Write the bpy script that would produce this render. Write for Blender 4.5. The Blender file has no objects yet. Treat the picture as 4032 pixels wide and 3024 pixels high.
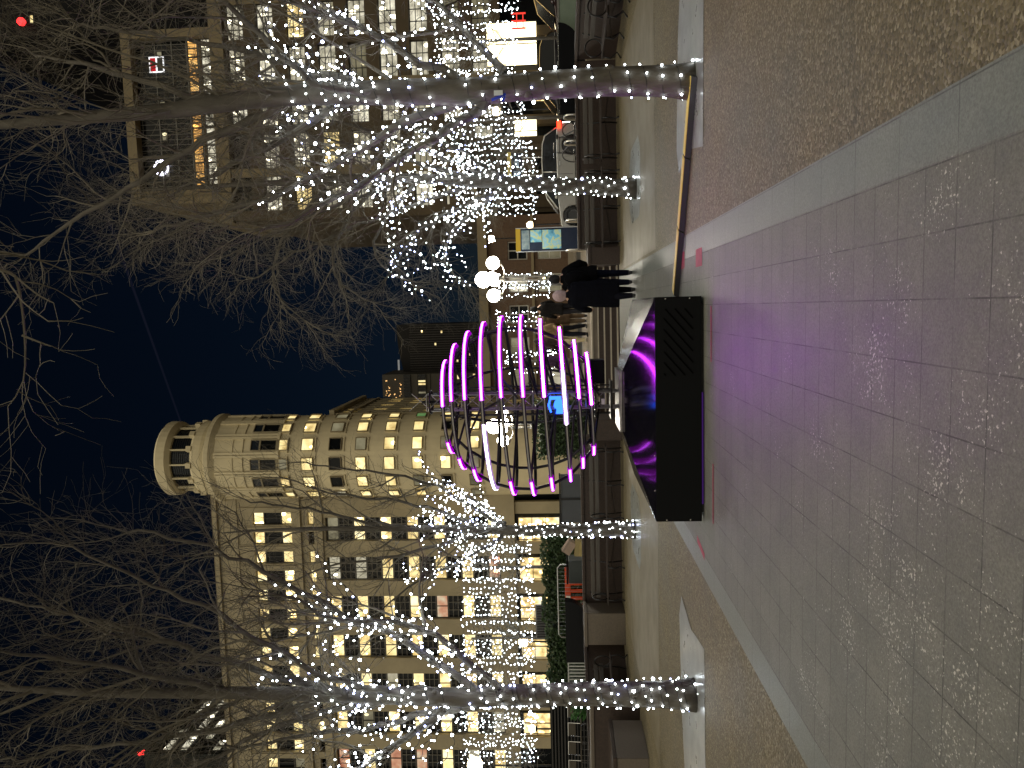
import bpy, bmesh, math, random
from mathutils import Vector, Matrix
PI = math.pi
R = random.Random(11)
SC = bpy.context.scene
COL = SC.collection
rad = math.radians

# ------------------------------------------------------------------ objects
def tag(o, label=None, cat=None, group=None, kind=None):
    if label: o['label'] = label
    if cat: o['category'] = cat
    if group: o['group'] = group
    if kind: o['kind'] = kind
    return o

def empty(name, loc=(0, 0, 0), label=None, cat=None, group=None, rz=0):
    o = bpy.data.objects.new(name, None); COL.objects.link(o)
    o.location = loc; o.rotation_euler = (0, 0, rz); o.empty_display_size = .2
    return tag(o, label, cat, group)

def link(name, me, parent=None, loc=None):
    o = bpy.data.objects.new(name, me); COL.objects.link(o)
    if parent is not None:
        o.parent = parent
        if parent.type == 'EMPTY':            # geometry stays where it is written
            o.matrix_parent_inverse = parent.matrix_basis.inverted()
    if loc is not None: o.location = loc
    return o

def copy_tree(o, parent=None):
    c = o.copy(); COL.objects.link(c)
    if parent is not None: c.parent = parent
    for ch in o.children: copy_tree(ch, c)
    return c

class MB:
    def __init__(s): s.v = []; s.f = []; s.m = []
    def poly(s, pts, mi=0):
        b = len(s.v); s.v += [tuple(p) for p in pts]; s.f.append(tuple(range(b, b + len(pts)))); s.m.append(mi)
    def box(s, x0, x1, y0, y1, z0, z1, mi=0, mat=None):
        b = len(s.v)
        P = [(x0,y0,z0),(x1,y0,z0),(x1,y1,z0),(x0,y1,z0),(x0,y0,z1),(x1,y0,z1),(x1,y1,z1),(x0,y1,z1)]
        if mat is not None: P = [tuple(mat @ Vector(p)) for p in P]
        s.v += P
        for q in ((0,3,2,1),(4,5,6,7),(0,1,5,4),(1,2,6,5),(2,3,7,6),(3,0,4,7)):
            s.f.append(tuple(b + i for i in q)); s.m.append(mi)
    def bar(s, a, b, w, h=None, mi=0):
        a = Vector(a); b = Vector(b); d = b - a; L = d.length
        if L < 1e-6: return
        q = d.to_track_quat('Y', 'Z').to_matrix().to_4x4(); q.translation = a
        h = h or w
        s.box(-w/2, w/2, 0, L, -h/2, h/2, mi, q)
    def tube(s, pts, rs, n=6, mi=0, cap=True, closed=False):
        pts = [Vector(p) for p in pts]; k = len(pts)
        if not hasattr(rs, '__len__'): rs = [rs] * k
        b = len(s.v); ref = None
        for i, p in enumerate(pts):
            if closed: t = pts[(i+1) % k] - pts[i-1]
            else: t = pts[min(i+1, k-1)] - pts[max(i-1, 0)]
            if t.length < 1e-9: t = Vector((0,0,1))
            t.normalize()
            if ref is None: ref = t.orthogonal().normalized()
            u = ref - t * ref.dot(t)
            if u.length < 1e-6: u = t.orthogonal()
            u.normalize(); ref = u; w = t.cross(u)
            for j in range(n):
                a = 2*PI*j/n
                s.v.append(tuple(p + (u*math.cos(a) + w*math.sin(a)) * rs[i]))
        for i in range(k if closed else k-1):
            i2 = (i+1) % k
            for j in range(n):
                j2 = (j+1) % n
                s.f.append((b+i*n+j, b+i*n+j2, b+i2*n+j2, b+i2*n+j)); s.m.append(mi)
        if cap and not closed:
            s.f.append(tuple(b+j for j in range(n))[::-1]); s.m.append(mi)
            s.f.append(tuple(b+(k-1)*n+j for j in range(n))); s.m.append(mi)
    def lathe(s, prof, c=(0,0,0), n=24, mi=0, a0=0, a1=2*PI, cap=False):
        full = abs(a1-a0-2*PI) < 1e-6; k = len(prof); b = len(s.v); cols = n if full else n+1
        for i in range(cols):
            a = a0 + (a1-a0)*i/n; ca, sa = math.cos(a), math.sin(a)
            for r, z in prof: s.v.append((c[0]+r*ca, c[1]+r*sa, c[2]+z))
        for i in range(n):
            i2 = (i+1) % cols
            for j in range(k-1):
                s.f.append((b+i*k+j, b+i2*k+j, b+i2*k+j+1, b+i*k+j+1)); s.m.append(mi)
        if cap and full:
            s.f.append(tuple(b+i*k for i in range(n))[::-1]); s.m.append(mi)
            s.f.append(tuple(b+i*k+k-1 for i in range(n))); s.m.append(mi)
    def sphere(s, c, r, n=12, m=8, mi=0, sc=(1,1,1), mat=None):
        b = len(s.v)
        for i in range(m+1):
            th = PI*i/m
            for j in range(n):
                a = 2*PI*j/n
                p = Vector((r*sc[0]*math.sin(th)*math.cos(a), r*sc[1]*math.sin(th)*math.sin(a), r*sc[2]*math.cos(th)))
                if mat is not None: p = mat @ p
                s.v.append((c[0]+p[0], c[1]+p[1], c[2]+p[2]))
        for i in range(m):
            for j in range(n):
                j2 = (j+1) % n
                s.f.append((b+i*n+j, b+(i+1)*n+j, b+(i+1)*n+j2, b+i*n+j2)); s.m.append(mi)
    def octa(s, c, r, mi=0):
        b = len(s.v); x, y, z = c
        s.v += [(x+r,y,z),(x-r,y,z),(x,y+r,z),(x,y-r,z),(x,y,z+r),(x,y,z-r)]
        for q in ((0,2,4),(2,1,4),(1,3,4),(3,0,4),(2,0,5),(1,2,5),(3,1,5),(0,3,5)):
            s.f.append(tuple(b+i for i in q)); s.m.append(mi)
    def prism(s, poly, d0, d1, axis='y', mi=0):
        """closed 2-D outline extruded along an axis: axis y -> (x,z), axis x -> (y,z), axis z -> (x,y)"""
        def P(p, d): return {'y': (p[0], d, p[1]), 'x': (d, p[0], p[1]), 'z': (p[0], p[1], d)}[axis]
        b = len(s.v); n = len(poly)
        s.v += [P(p, d0) for p in poly] + [P(p, d1) for p in poly]
        s.f.append(tuple(b+i for i in range(n))); s.m.append(mi)
        s.f.append(tuple(b+n+i for i in range(n))[::-1]); s.m.append(mi)
        for i in range(n):
            j = (i+1) % n
            s.f.append((b+i, b+n+i, b+n+j, b+j)); s.m.append(mi)
    def mesh(s, name, mats, smooth=False, fix=True):
        me = bpy.data.meshes.new(name); me.from_pydata(s.v, [], s.f)
        mats = mats if isinstance(mats, (list, tuple)) else [mats]
        for m in mats: me.materials.append(m)
        if len(mats) > 1: me.polygons.foreach_set('material_index', s.m)
        if smooth: me.polygons.foreach_set('use_smooth', [True]*len(me.polygons))
        me.update()
        if fix and len(s.f) < 20000:
            bm = bmesh.new(); bm.from_mesh(me); bmesh.ops.recalc_face_normals(bm, faces=bm.faces); bm.to_mesh(me); bm.free()
        return me
    def build(s, name, mats, parent=None, smooth=False, bevel=0, fix=True, loc=None):
        o = link(name, s.mesh(name, mats, smooth, fix), parent, loc)
        if bevel:
            md = o.modifiers.new('bevel', 'BEVEL'); md.width = bevel; md.segments = 2; md.limit_method = 'ANGLE'
        return o

# ------------------------------------------------------------------ materials
def nodes(name):
    m = bpy.data.materials.new(name); m.use_nodes = True
    nt = m.node_tree; return m, nt, nt.nodes['Principled BSDF'], nt.nodes['Material Output']
def N(nt, t, **kw):
    n = nt.nodes.new(t)
    for k, v in kw.items():
        if k in n.inputs.keys(): n.inputs[k].default_value = v
        else: setattr(n, k, v)
    return n
def c4(c): return (c[0], c[1], c[2], 1)
def ramp(nt, fac, stops):
    r = nt.nodes.new('ShaderNodeValToRGB'); e = r.color_ramp.elements
    while len(e) < len(stops): e.new(.5)
    for i, (p, c) in enumerate(stops): e[i].position = p; e[i].color = c4(c)
    nt.links.new(fac, r.inputs[0]); return r.outputs[0]

def M(name, col, rough=.7, metal=0, col2=None, scale=6, detail=6, bump=0, bscale=40, stretch=None, spec=.5, rvar=0, coat=0):
    m, nt, b, out = nodes(name)
    b.inputs['Base Color'].default_value = c4(col); b.inputs['Roughness'].default_value = rough
    b.inputs['Metallic'].default_value = metal; b.inputs['Specular IOR Level'].default_value = spec
    if coat: b.inputs['Coat Weight'].default_value = coat; b.inputs['Coat Roughness'].default_value = .06
    tc = N(nt, 'ShaderNodeTexCoord'); vec = tc.outputs['Object']
    if stretch:
        mp = N(nt, 'ShaderNodeMapping'); mp.inputs['Scale'].default_value = stretch
        nt.links.new(vec, mp.inputs[0]); vec = mp.outputs[0]
    if col2 or rvar:
        n = N(nt, 'ShaderNodeTexNoise', Scale=scale, Detail=detail, Roughness=.62); nt.links.new(vec, n.inputs['Vector'])
        if col2: nt.links.new(ramp(nt, n.outputs[0], [(.33, col), (.68, col2)]), b.inputs['Base Color'])
        if rvar:
            mr = N(nt, 'ShaderNodeMapRange'); mr.inputs[3].default_value = rough - rvar; mr.inputs[4].default_value = rough + rvar
            nt.links.new(n.outputs[0], mr.inputs[0]); nt.links.new(mr.outputs[0], b.inputs['Roughness'])
    if bump:
        n2 = N(nt, 'ShaderNodeTexNoise', Scale=bscale, Detail=5); nt.links.new(vec, n2.inputs['Vector'])
        bp = N(nt, 'ShaderNodeBump', Strength=bump, Distance=.02); nt.links.new(n2.outputs[0], bp.inputs['Height'])
        nt.links.new(bp.outputs[0], b.inputs['Normal'])
    return m

def EM(name, col, strength, sample=True):
    m, nt, b, out = nodes(name); nt.nodes.remove(b)
    e = N(nt, 'ShaderNodeEmission'); e.inputs[0].default_value = c4(col); e.inputs[1].default_value = strength
    nt.links.new(e.outputs[0], out.inputs[0])
    if not sample: m.cycles.emission_sampling = 'NONE'
    return m

def room_glow(name, dark, mid, light, spot=6., size=1.0, s=1.0, thr=.2):
    """a lit room behind glass: uneven walls and furniture, and the ceiling lamps as small bright marks"""
    m, nt, b, out = nodes(name)
    tc = N(nt, 'ShaderNodeTexCoord'); oi = N(nt, 'ShaderNodeObjectInfo')
    add = N(nt, 'ShaderNodeVectorMath', operation='ADD'); nt.links.new(tc.outputs['Object'], add.inputs[0]); nt.links.new(oi.outputs['Location'], add.inputs[1])
    n = N(nt, 'ShaderNodeTexNoise', Scale=.8/size, Detail=3); nt.links.new(add.outputs[0], n.inputs['Vector'])
    colr = ramp(nt, n.outputs[0], [(.3, dark), (.5, mid), (.68, light)])
    mp = N(nt, 'ShaderNodeMapping'); mp.inputs['Scale'].default_value = (1/size, .5, .62/size); nt.links.new(add.outputs[0], mp.inputs[0])
    vo = N(nt, 'ShaderNodeTexVoronoi', Scale=1.0); nt.links.new(mp.outputs[0], vo.inputs['Vector'])
    lt = N(nt, 'ShaderNodeMath', operation='LESS_THAN'); lt.inputs[1].default_value = thr; nt.links.new(vo.outputs['Distance'], lt.inputs[0])
    mu = N(nt, 'ShaderNodeMath', operation='MULTIPLY_ADD'); mu.inputs[1].default_value = spot*s; mu.inputs[2].default_value = s; nt.links.new(lt.outputs[0], mu.inputs[0])
    b.inputs['Base Color'].default_value = (.02,.02,.02,1); b.inputs['Roughness'].default_value = .15
    nt.links.new(colr, b.inputs['Emission Color']); nt.links.new(mu.outputs[0], b.inputs['Emission Strength'])
    m.cycles.emission_sampling = 'NONE'
    return m

bark = M('bark', (.06,.053,.043), .85, col2=(.115,.104,.087), scale=9, bump=.6, bscale=30, stretch=(1,1,.35))
twig = M('twig_bark', (.098,.086,.064), .8, col2=(.15,.134,.104), scale=4)
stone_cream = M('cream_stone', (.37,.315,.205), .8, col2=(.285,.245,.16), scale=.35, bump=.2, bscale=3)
stone_floodlit = M('floodlit_cream_stone', (.66,.575,.375), .8, col2=(.54,.47,.31), scale=.35, bump=.2, bscale=3)  # cream stone lightened for the turret, its floodlight painted into the colour
stone_dark = M('darker_cream_stone', (.25,.205,.125), .85, col2=(.20,.165,.10), scale=.5)  # darker cream stone for the roof and the turret window frames
stone_brown = M('brown_stone', (.075,.052,.027), .8, col2=(.052,.038,.02), scale=.4)
stone_tan = M('tan_stone', (.2,.157,.09), .8, col2=(.16,.127,.072), scale=.4)
glass_dark = M('dark_glass', (.007,.008,.009), .12, spec=.12)
glass_sky = M('blueish_glass', (.014,.02,.03), .2, spec=.2)
frame_dark = M('dark_frame', (.02,.018,.016), .5)
frame_pale = M('pale_transom', (.45,.43,.38), .5)
black_gloss = M('black_acrylic', (.004,.004,.0055), .13, spec=.55, coat=0, rvar=.04, scale=3)
black_matt = M('black_board', (.0045,.0052,.006), .55, spec=.08, rvar=.1, scale=8)
black_steel = M('black_steel', (.008,.008,.009), .35, spec=.35)
steel = M('steel', (.5,.5,.5), .25, metal=1)
alu = M('aluminium', (.55,.56,.58), .35, metal=1)
rubber = M('rubber', (.012,.012,.012), .8)
wood_dark = M('dark_slat_wood', (.03,.02,.016), .6, col2=(.019,.013,.011), scale=20, stretch=(.15,1,1), bump=.2)
wood_grey = M('weathered_slat', (.075,.066,.056), .65, col2=(.052,.045,.038), scale=20, stretch=(.15,1,1), bump=.2)
granite = M('brown_granite', (.055,.038,.03), .6, col2=(.034,.025,.021), scale=25, bump=.1, spec=.3)
granite_pale = M('pale_granite', (.125,.1,.075), .55, col2=(.09,.075,.058), scale=30, bump=.1)
granite_black = M('polished_black_granite', (.005,.0055,.007), .25, spec=.15)
lamp_white = EM('globe_glow', (1,.93,.78), 62)
lamp_warm = EM('warm_globe_glow', (1,.78,.45), 16)
bulb_mat = EM('bulb_glow', (.86,.94,1.0), 40)
bulb_tints = [bulb_mat, EM('bulb_glow_soft', (.9,1,.95), 13), EM('bulb_glow_blue', (.5,.56,1.0), 24)]
bulb_far = EM('far_bulb_glow', (.84,.93,1.0), 24)
cable_mat = M('cable', (.01,.01,.012), .6)
yellow = M('yellow_plastic', (.8,.62,.12), .5, col2=(.66,.5,.1), scale=12)
# ------------------------------------------------------------------ camera, sky, light
PSI, TH, RHO = rad(5.55), rad(3.456), .021
fwd = Vector((-math.sin(PSI)*math.cos(TH), math.cos(PSI)*math.cos(TH), math.sin(TH)))
rgt = Vector((math.cos(PSI), math.sin(PSI), 0)); upv = rgt.cross(fwd)
# the phone leaned a little to the right, so uprights show leaning left
r2 = rgt*math.cos(RHO) - upv*math.sin(RHO); u2 = upv*math.cos(RHO) + rgt*math.sin(RHO)
cx, cy, cz = -u2, r2, -fwd                            # picture stored on its side: up points to the left
cam_d = bpy.data.cameras.new('camera'); cam = bpy.data.objects.new('camera', cam_d); COL.objects.link(cam)
cam.matrix_world = Matrix(((cx.x,cy.x,cz.x,0),(cx.y,cy.y,cz.y,0),(cx.z,cy.z,cz.z,1.6),(0,0,0,1)))
cam_d.sensor_width = 36; cam_d.lens = 36*3030/4032; cam_d.clip_end = 2000; cam_d.clip_start = .05
SC.camera = cam

w = bpy.data.worlds.new('World'); SC.world = w; w.use_nodes = True
nt = w.node_tree; bg = nt.nodes['Background']; sky = nt.nodes.new('ShaderNodeTexSky')
sky.sky_type = 'NISHITA'; sky.sun_disc = False
SUN_EL, SUN_AZ = -1., 205.
sky.sun_elevation = rad(SUN_EL); sky.sun_rotation = rad(SUN_AZ); sky.ozone_density = 2; sky.air_density = .3; sky.dust_density = 0
nt.links.new(sky.outputs[0], bg.inputs[0]); bg.inputs[1].default_value = .0155
# soft city glow from behind the camera, standing in for nothing in view: one weak, very wide sun
sl = bpy.data.lights.new('city_glow', 'SUN'); sl.energy = 2.2; sl.angle = rad(100); sl.color = (1, .90, .68)
so = bpy.data.objects.new('city_glow', sl); COL.objects.link(so); so.rotation_euler = (rad(38), 0, rad(-20))
SC.view_settings.view_transform = 'Standard'; SC.view_settings.look = 'None'
SC.view_settings.exposure = 0; SC.view_settings.gamma = 1
SC.cycles.use_denoising = True
try: SC.cycles.denoiser = 'OPENIMAGEDENOISE'
except Exception: pass
SC.cycles.max_bounces = 5; SC.cycles.diffuse_bounces = 2; SC.cycles.glossy_bounces = 3; SC.cycles.transparent_max_bounces = 4
SC.cycles.sample_clamp_indirect = 3; SC.cycles.sample_clamp_direct = 0
SC.cycles.caustics_reflective = False; SC.cycles.caustics_refractive = False
SC.cycles.use_light_tree = True; SC.cycles.adaptive_threshold = .02

# ------------------------------------------------------------------ ground
def paver_mat(name, ca, cb, mortar, rough, specks, blen=.53, offset=.5, rowh=.28, pebble=0):
    m, nt, b, out = nodes(name); L = nt.links
    tc = N(nt, 'ShaderNodeTexCoord'); sp = N(nt, 'ShaderNodeSeparateXYZ'); L.new(tc.outputs['Object'], sp.inputs[0])
    cb_ = N(nt, 'ShaderNodeCombineXYZ')
    ad = N(nt, 'ShaderNodeMath', operation='ADD'); ad.inputs[1].default_value = -.035 + .53*40; L.new(sp.outputs['Y'], ad.inputs[0])
    ad2 = N(nt, 'ShaderNodeMath', operation='ADD'); ad2.inputs[1].default_value = .28*40+.005; L.new(sp.outputs['X'], ad2.inputs[0])
    L.new(ad.outputs[0], cb_.inputs[0]); L.new(ad2.outputs[0], cb_.inputs[1])
    br = N(nt, 'ShaderNodeTexBrick', offset=offset, offset_frequency=2); L.new(cb_.outputs[0], br.inputs['Vector'])
    br.inputs['Scale'].default_value = 1; br.inputs['Mortar Size'].default_value = .0042; br.inputs['Mortar Smooth'].default_value = .25
    br.inputs['Brick Width'].default_value = blen; br.inputs['Row Height'].default_value = rowh
    br.inputs['Color1'].default_value = c4(ca); br.inputs['Color2'].default_value = c4(cb); br.inputs['Mortar'].default_value = c4(tuple((p+q)/2 for p, q in zip(ca, cb))); br.inputs['Bias'].default_value = -.1
    n1 = N(nt, 'ShaderNodeTexNoise', Scale=2.2, Detail=7, Roughness=.7); L.new(tc.outputs['Object'], n1.inputs['Vector'])
    mx = N(nt, 'ShaderNodeMix', data_type='RGBA', blend_type='MULTIPLY'); mx.inputs[0].default_value = 1
    L.new(br.outputs['Color'], mx.inputs[6]); L.new(ramp(nt, n1.outputs[0], [(.25, (.72,.72,.72)), (.75, (1.18,1.16,1.14))]), mx.inputs[7])
    col = mx.outputs[2]
    n3 = N(nt, 'ShaderNodeTexNoise', Scale=85, Detail=3, Roughness=.7); L.new(tc.outputs['Object'], n3.inputs['Vector'])
    m3 = N(nt, 'ShaderNodeMix', data_type='RGBA', blend_type='MULTIPLY'); m3.inputs[0].default_value = 1
    L.new(col, m3.inputs[6]); L.new(ramp(nt, n3.outputs[0], [(.3, (.7,.7,.7)), (.7, (1.25,1.25,1.25))]), m3.inputs[7]); col = m3.outputs[2]
    # joints: dark where open, all but gone where they are filled with dirt
    nj = N(nt, 'ShaderNodeTexNoise', Scale=2.6, Detail=5, Roughness=.7); L.new(tc.outputs['Object'], nj.inputs['Vector'])
    jr = N(nt, 'ShaderNodeMapRange'); jr.inputs[1].default_value = .35; jr.inputs[2].default_value = .6; jr.inputs[3].default_value = .1; jr.inputs[4].default_value = .85; L.new(nj.outputs[0], jr.inputs[0])
    jf = N(nt, 'ShaderNodeMath', operation='MULTIPLY'); L.new(jr.outputs[0], jf.inputs[0]); L.new(br.outputs['Fac'], jf.inputs[1])
    mj = N(nt, 'ShaderNodeMix', data_type='RGBA'); L.new(jf.outputs[0], mj.inputs[0]); L.new(col, mj.inputs[6]); mj.inputs[7].default_value = c4(mortar); col = mj.outputs[2]
    if specks:
        # worn paint flecks and old gum: small, clustered, thicker where nobody walks
        n2 = N(nt, 'ShaderNodeTexNoise', Scale=60, Detail=5, Roughness=.6); L.new(tc.outputs['Object'], n2.inputs['Vector'])
        n4 = N(nt, 'ShaderNodeTexNoise', Scale=1.7, Detail=5, Roughness=.6); L.new(tc.outputs['Object'], n4.inputs['Vector'])
        mm = N(nt, 'ShaderNodeMath', operation='MULTIPLY_ADD'); mm.inputs[1].default_value = .6; L.new(n4.outputs[0], mm.inputs[0]); L.new(n2.outputs[0], mm.inputs[2])
        ds = N(nt, 'ShaderNodeVectorMath', operation='DISTANCE'); L.new(tc.outputs['Object'], ds.inputs[0]); ds.inputs[1].default_value = (-1.5, 2.6, 0)
        fo = N(nt, 'ShaderNodeMapRange'); fo.inputs[1].default_value = .6; fo.inputs[2].default_value = 3.4; fo.inputs[3].default_value = .105; fo.inputs[4].default_value = 0; L.new(ds.outputs['Value'], fo.inputs[0])
        m2_ = N(nt, 'ShaderNodeMath', operation='ADD'); L.new(mm.outputs[0], m2_.inputs[0]); L.new(fo.outputs[0], m2_.inputs[1]); mm = m2_
        mk = N(nt, 'ShaderNodeMapRange'); mk.inputs[1].default_value = specks; mk.inputs[2].default_value = specks+.05; L.new(mm.outputs[0], mk.inputs[0])
        mz = N(nt, 'ShaderNodeMix', data_type='RGBA'); L.new(mk.outputs[0], mz.inputs[0]); L.new(col, mz.inputs[6]); mz.inputs[7].default_value = (.62,.60,.56,1); col = mz.outputs[2]
    L.new(col, b.inputs['Base Color'])
    mr = N(nt, 'ShaderNodeMapRange'); mr.inputs[3].default_value = rough-.12; mr.inputs[4].default_value = rough+.15; L.new(n1.outputs[0], mr.inputs[0]); L.new(mr.outputs[0], b.inputs['Roughness'])
    h = N(nt, 'ShaderNodeMath', operation='MULTIPLY_ADD'); h.inputs[1].default_value = -1.2; L.new(br.outputs['Fac'], h.inputs[0]); L.new(n3.outputs[0], h.inputs[2])
    bp = N(nt, 'ShaderNodeBump', Strength=.35, Distance=.006); L.new(h.outputs[0], bp.inputs['Height']); L.new(bp.outputs[0], b.inputs['Normal'])
    return m

pav = paver_mat('sett_paving', (.190,.194,.178), (.172,.176,.162), (.045,.042,.04), .55, 1.015, blen=.265, offset=0)
band = paver_mat('smooth_border_paving', (.185,.20,.183), (.17,.185,.17), (.05,.05,.046), .42, 0, blen=.53, offset=0)

def aggregate(name):
    m, nt, b, out = nodes(name); L = nt.links
    tc = N(nt, 'ShaderNodeTexCoord')
    vo = N(nt, 'ShaderNodeTexVoronoi', Scale=62); L.new(tc.outputs['Object'], vo.inputs['Vector'])
    sx = N(nt, 'ShaderNodeSeparateColor'); L.new(vo.outputs['Color'], sx.inputs[0])
    c = ramp(nt, sx.outputs[0], [(0, (.083,.068,.036)), (.45, (.145,.121,.068)), (.8, (.195,.165,.1)), (1, (.32,.285,.195))])
    n1 = N(nt, 'ShaderNodeTexNoise', Scale=1.1, Detail=6); L.new(tc.outputs['Object'], n1.inputs['Vector'])
    mx = N(nt, 'ShaderNodeMix', data_type='RGBA', blend_type='MULTIPLY'); mx.inputs[0].default_value = 1
    L.new(c, mx.inputs[6]); L.new(ramp(nt, n1.outputs[0], [(.3, (.78,.78,.78)), (.7, (1.12,1.1,1.08))]), mx.inputs[7]); L.new(mx.outputs[2], b.inputs['Base Color'])
    mr = N(nt, 'ShaderNodeMapRange'); mr.inputs[3].default_value = .42; mr.inputs[4].default_value = .72; L.new(n1.outputs[0], mr.inputs[0]); L.new(mr.outputs[0], b.inputs['Roughness'])
    bp = N(nt, 'ShaderNodeBump', Strength=.5, Distance=.008, invert=True); L.new(vo.outputs['Distance'], bp.inputs['Height']); L.new(bp.outputs[0], b.inputs['Normal'])
    return m
agg = aggregate('exposed_aggregate')
slab = M('polished_grey_slab', (.20,.205,.185), .3, col2=(.15,.155,.14), scale=2.5, rvar=.12, bump=.08, bscale=60)
lane = M('buff_stone_strip', (.20,.172,.112), .5, col2=(.155,.132,.087), scale=1.6, rvar=.12, bump=.1)
asphalt = M('asphalt', (.05,.048,.045), .7, col2=(.035,.034,.032), scale=3, bump=.3, bscale=90)
terr = M('terrace_stone', (.20,.165,.12), .6, col2=(.15,.125,.095), scale=2, bump=.1)
tape = M('pink_floor_tape', (.42,.06,.11), .6, col2=(.3,.05,.08), scale=14)

def sheet(name, pts, z, mat, label=None, cat=None, kind='structure'):
    mb = MB(); mb.poly([(x, y, z) for x, y in pts]); o = mb.build(name, mat, fix=False); tag(o, label, cat, None, kind); return o
sheet('ground', [(-900,-60),(900,-60),(900,1500),(-900,1500)], -.02, M('distant_ground', (.05,.045,.04), .9))
sheet('plaza', [(-40,-30),(40,-30),(40,21),(-40,21)], 0, agg)
sheet('path', [(-2.815,-30),(.565,-30),(.565,19.85),(-2.815,19.85)], .004, pav)
sheet('path_border', [(.565,-30),(.848,-30),(.848,19.85),(.565,19.85)], .004, band)
sheet('path_border', [(-3.075,-30),(-2.815,-30),(-2.815,19.85),(-3.075,19.85)], .004, band)
for s_ in (1, -1):
    X = (lambda x: x) if s_ > 0 else (lambda x: -2.23 - x)
    sheet('stone_strip', [(X(.9),12.6),(X(5.6),12.6),(X(5.6),18.6),(X(.9),18.6)][::s_], .003, lane)
    c = [(1.68,8.54),(1.82,9.41),(1.68,10.17),(2.0,10.35),(3.3,10.2),(4.2,9.9),(4.4,9.2),(3.9,8.55),(3.2,8.48)]
    sheet('tree_surround', [(X(x), y) for x, y in c][::s_], .006, slab)
    c = [(1.7,15.0),(1.7,16.4),(2.0,16.8),(2.9,16.8),(3.2,16.4),(3.2,15.0),(2.9,14.7),(2.0,14.7)]
    sheet('tree_surround', [(X(x), y + (.6 if s_ < 0 else 0)) for x, y in c][::s_], .006, slab)
TZ = .67
mb = MB(); mb.box(-60,60,21.1,29.2,-.5,TZ); tag(mb.build('terrace', terr), kind='structure')
mb = MB(); mb.box(-200,200,29.45,40,-.5,TZ-.12); tag(mb.build('road', asphalt), kind='structure')
mb = MB(); mb.box(-200,200,29.2,29.45,-.5,TZ); tag(mb.build('kerb', granite_pale), kind='structure')
mb = MB(); mb.box(-200,200,40,89,-.5,TZ); tag(mb.build('pavement', terr), kind='structure')
# steps
nose = M('step_nosing', (.42,.37,.29), .45, col2=(.34,.3,.24), scale=8)
mb = MB(); ms = MB()
for k, (y, z) in enumerate(((19.9,.07),(20.2,.22),(20.5,.37),(20.8,.52))):
    mb.box(-2.85, 1.05, y+.045, y+.345, -.3, z-.003)
    ms.box(-2.85, 1.05, y, y+.05, z-.032, z)
    mb.box(-2.85, 1.05, y+.02, y+.045, -.3, z-.035)
ms.box(-2.85, 1.05, 21.05, 21.5, TZ-.04, TZ+.003)
st = mb.build('steps', granite); tag(st, kind='structure'); ms.build('nosing', nose, st)
# tape marks on the ground
def mark(pts, label, grp='pink tape marks on the paving'):
    o = sheet('floor_tape', pts, .0085, tape, label, 'tape', 'thing'); o['group'] = grp
mark([(.45,9.75),(.66,9.75),(.66,10.05),(.45,10.05)], 'small pink tape square on the paving beside the cable ramp')
mark([(.42,8.6),(.62,8.6),(.62,8.98),(.42,8.98)], 'pink tape rectangle on the paving between the cable ramp and the camera')
mark([(-.6,8.09),(-.02,8.09),(-.02,8.13),(-.6,8.13)], 'thin pink tape line before the louvred end of the black plinth')
mark([(-2.3,8.0),(-1.66,8.0),(-1.66,8.04),(-2.3,8.04)], 'thin pink tape line before the plain end of the black plinth')
mark([(-2.86,8.5),(-2.78,8.5),(-2.7,8.95),(-2.78,8.95)], 'pink tape stripe on the border paving beyond the plain end of the plinth')
# ------------------------------------------------------------------ the light sculpture and its plinth
CXP, CYP = -1.16, 9.75
t = empty('plinth', (CXP, CYP, 0), 'low black plinth with a sloping glossy lid and diagonal louvres, under the purple ring sphere', 'plinth')
mb = MB(); x0,x1,y0,y1 = -2.41,.09,8.5,11.0
ZB, ZT = .535, .83
mb.box(x0,x1,y0,y1,.035,ZB)
mb.build('casing', black_matt, t, bevel=.006)
mb = MB(); mb.box(x0+.08,x1-.08,y0+.08,y1-.08,0,.034); mb.build('foot', black_steel, t)
mb = MB()
a = [(x0,y0,ZB+.002),(x1,y0,ZB+.002),(x1,y1,ZB+.002),(x0,y1,ZB+.002)]
h = .36; b_ = [(CXP-h,CYP-h,ZT),(CXP+h,CYP-h,ZT),(CXP+h,CYP+h,ZT),(CXP-h,CYP+h,ZT)]
for i in range(4): mb.poly([a[i],a[(i+1)%4],b_[(i+1)%4],b_[i]])
mb.poly(b_); mb.build('lid', black_gloss, t)
mb = MB()          # edge strip round the cap
mb.box(CXP-h-.01,CXP+h+.01,CYP-h-.01,CYP+h+.01,ZT+.001,ZT+.03); mb.build('cap_plate', M('cap_metal', (.35,.33,.34), .35, metal=.9, col2=(.2,.19,.2), scale=15), t)
mb = MB()          # diagonal louvre slots near the right-hand end of the front
lx0, lx1, lz0, lz1 = x1-.86, x1-.13, .125, .445
k = -1.2
for i in range(10):
    c0 = i*.104 - .32
    P = []
    for xx in [lx0 + j*.005 for j in range(int((lx1-lx0)/.005)+1)]:
        zz = lz0 + (xx-lx0) * .86 + c0 - .32
        if lz0 <= zz <= lz1: P.append((xx, zz))
    if len(P) > 4:
        mb.bar((P[0][0], y0-.003, P[0][1]), (P[-1][0], y0-.003, P[-1][1]), .012, .014)
mb.build('louvre', M('louvre_slot', (.001,.001,.001), .9, spec=.05), t)
mb = MB()
for x in (x0+.02, x1-.02):
    for z in (.16, .42): mb.sphere((x, y0-.003, z), .009, 8, 5)
for x in (x0+.35, CXP-.5, CXP+.5, x1-.3):
    mb.sphere((x, y0+.02, ZB+.012), .008, 8, 5)
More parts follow.
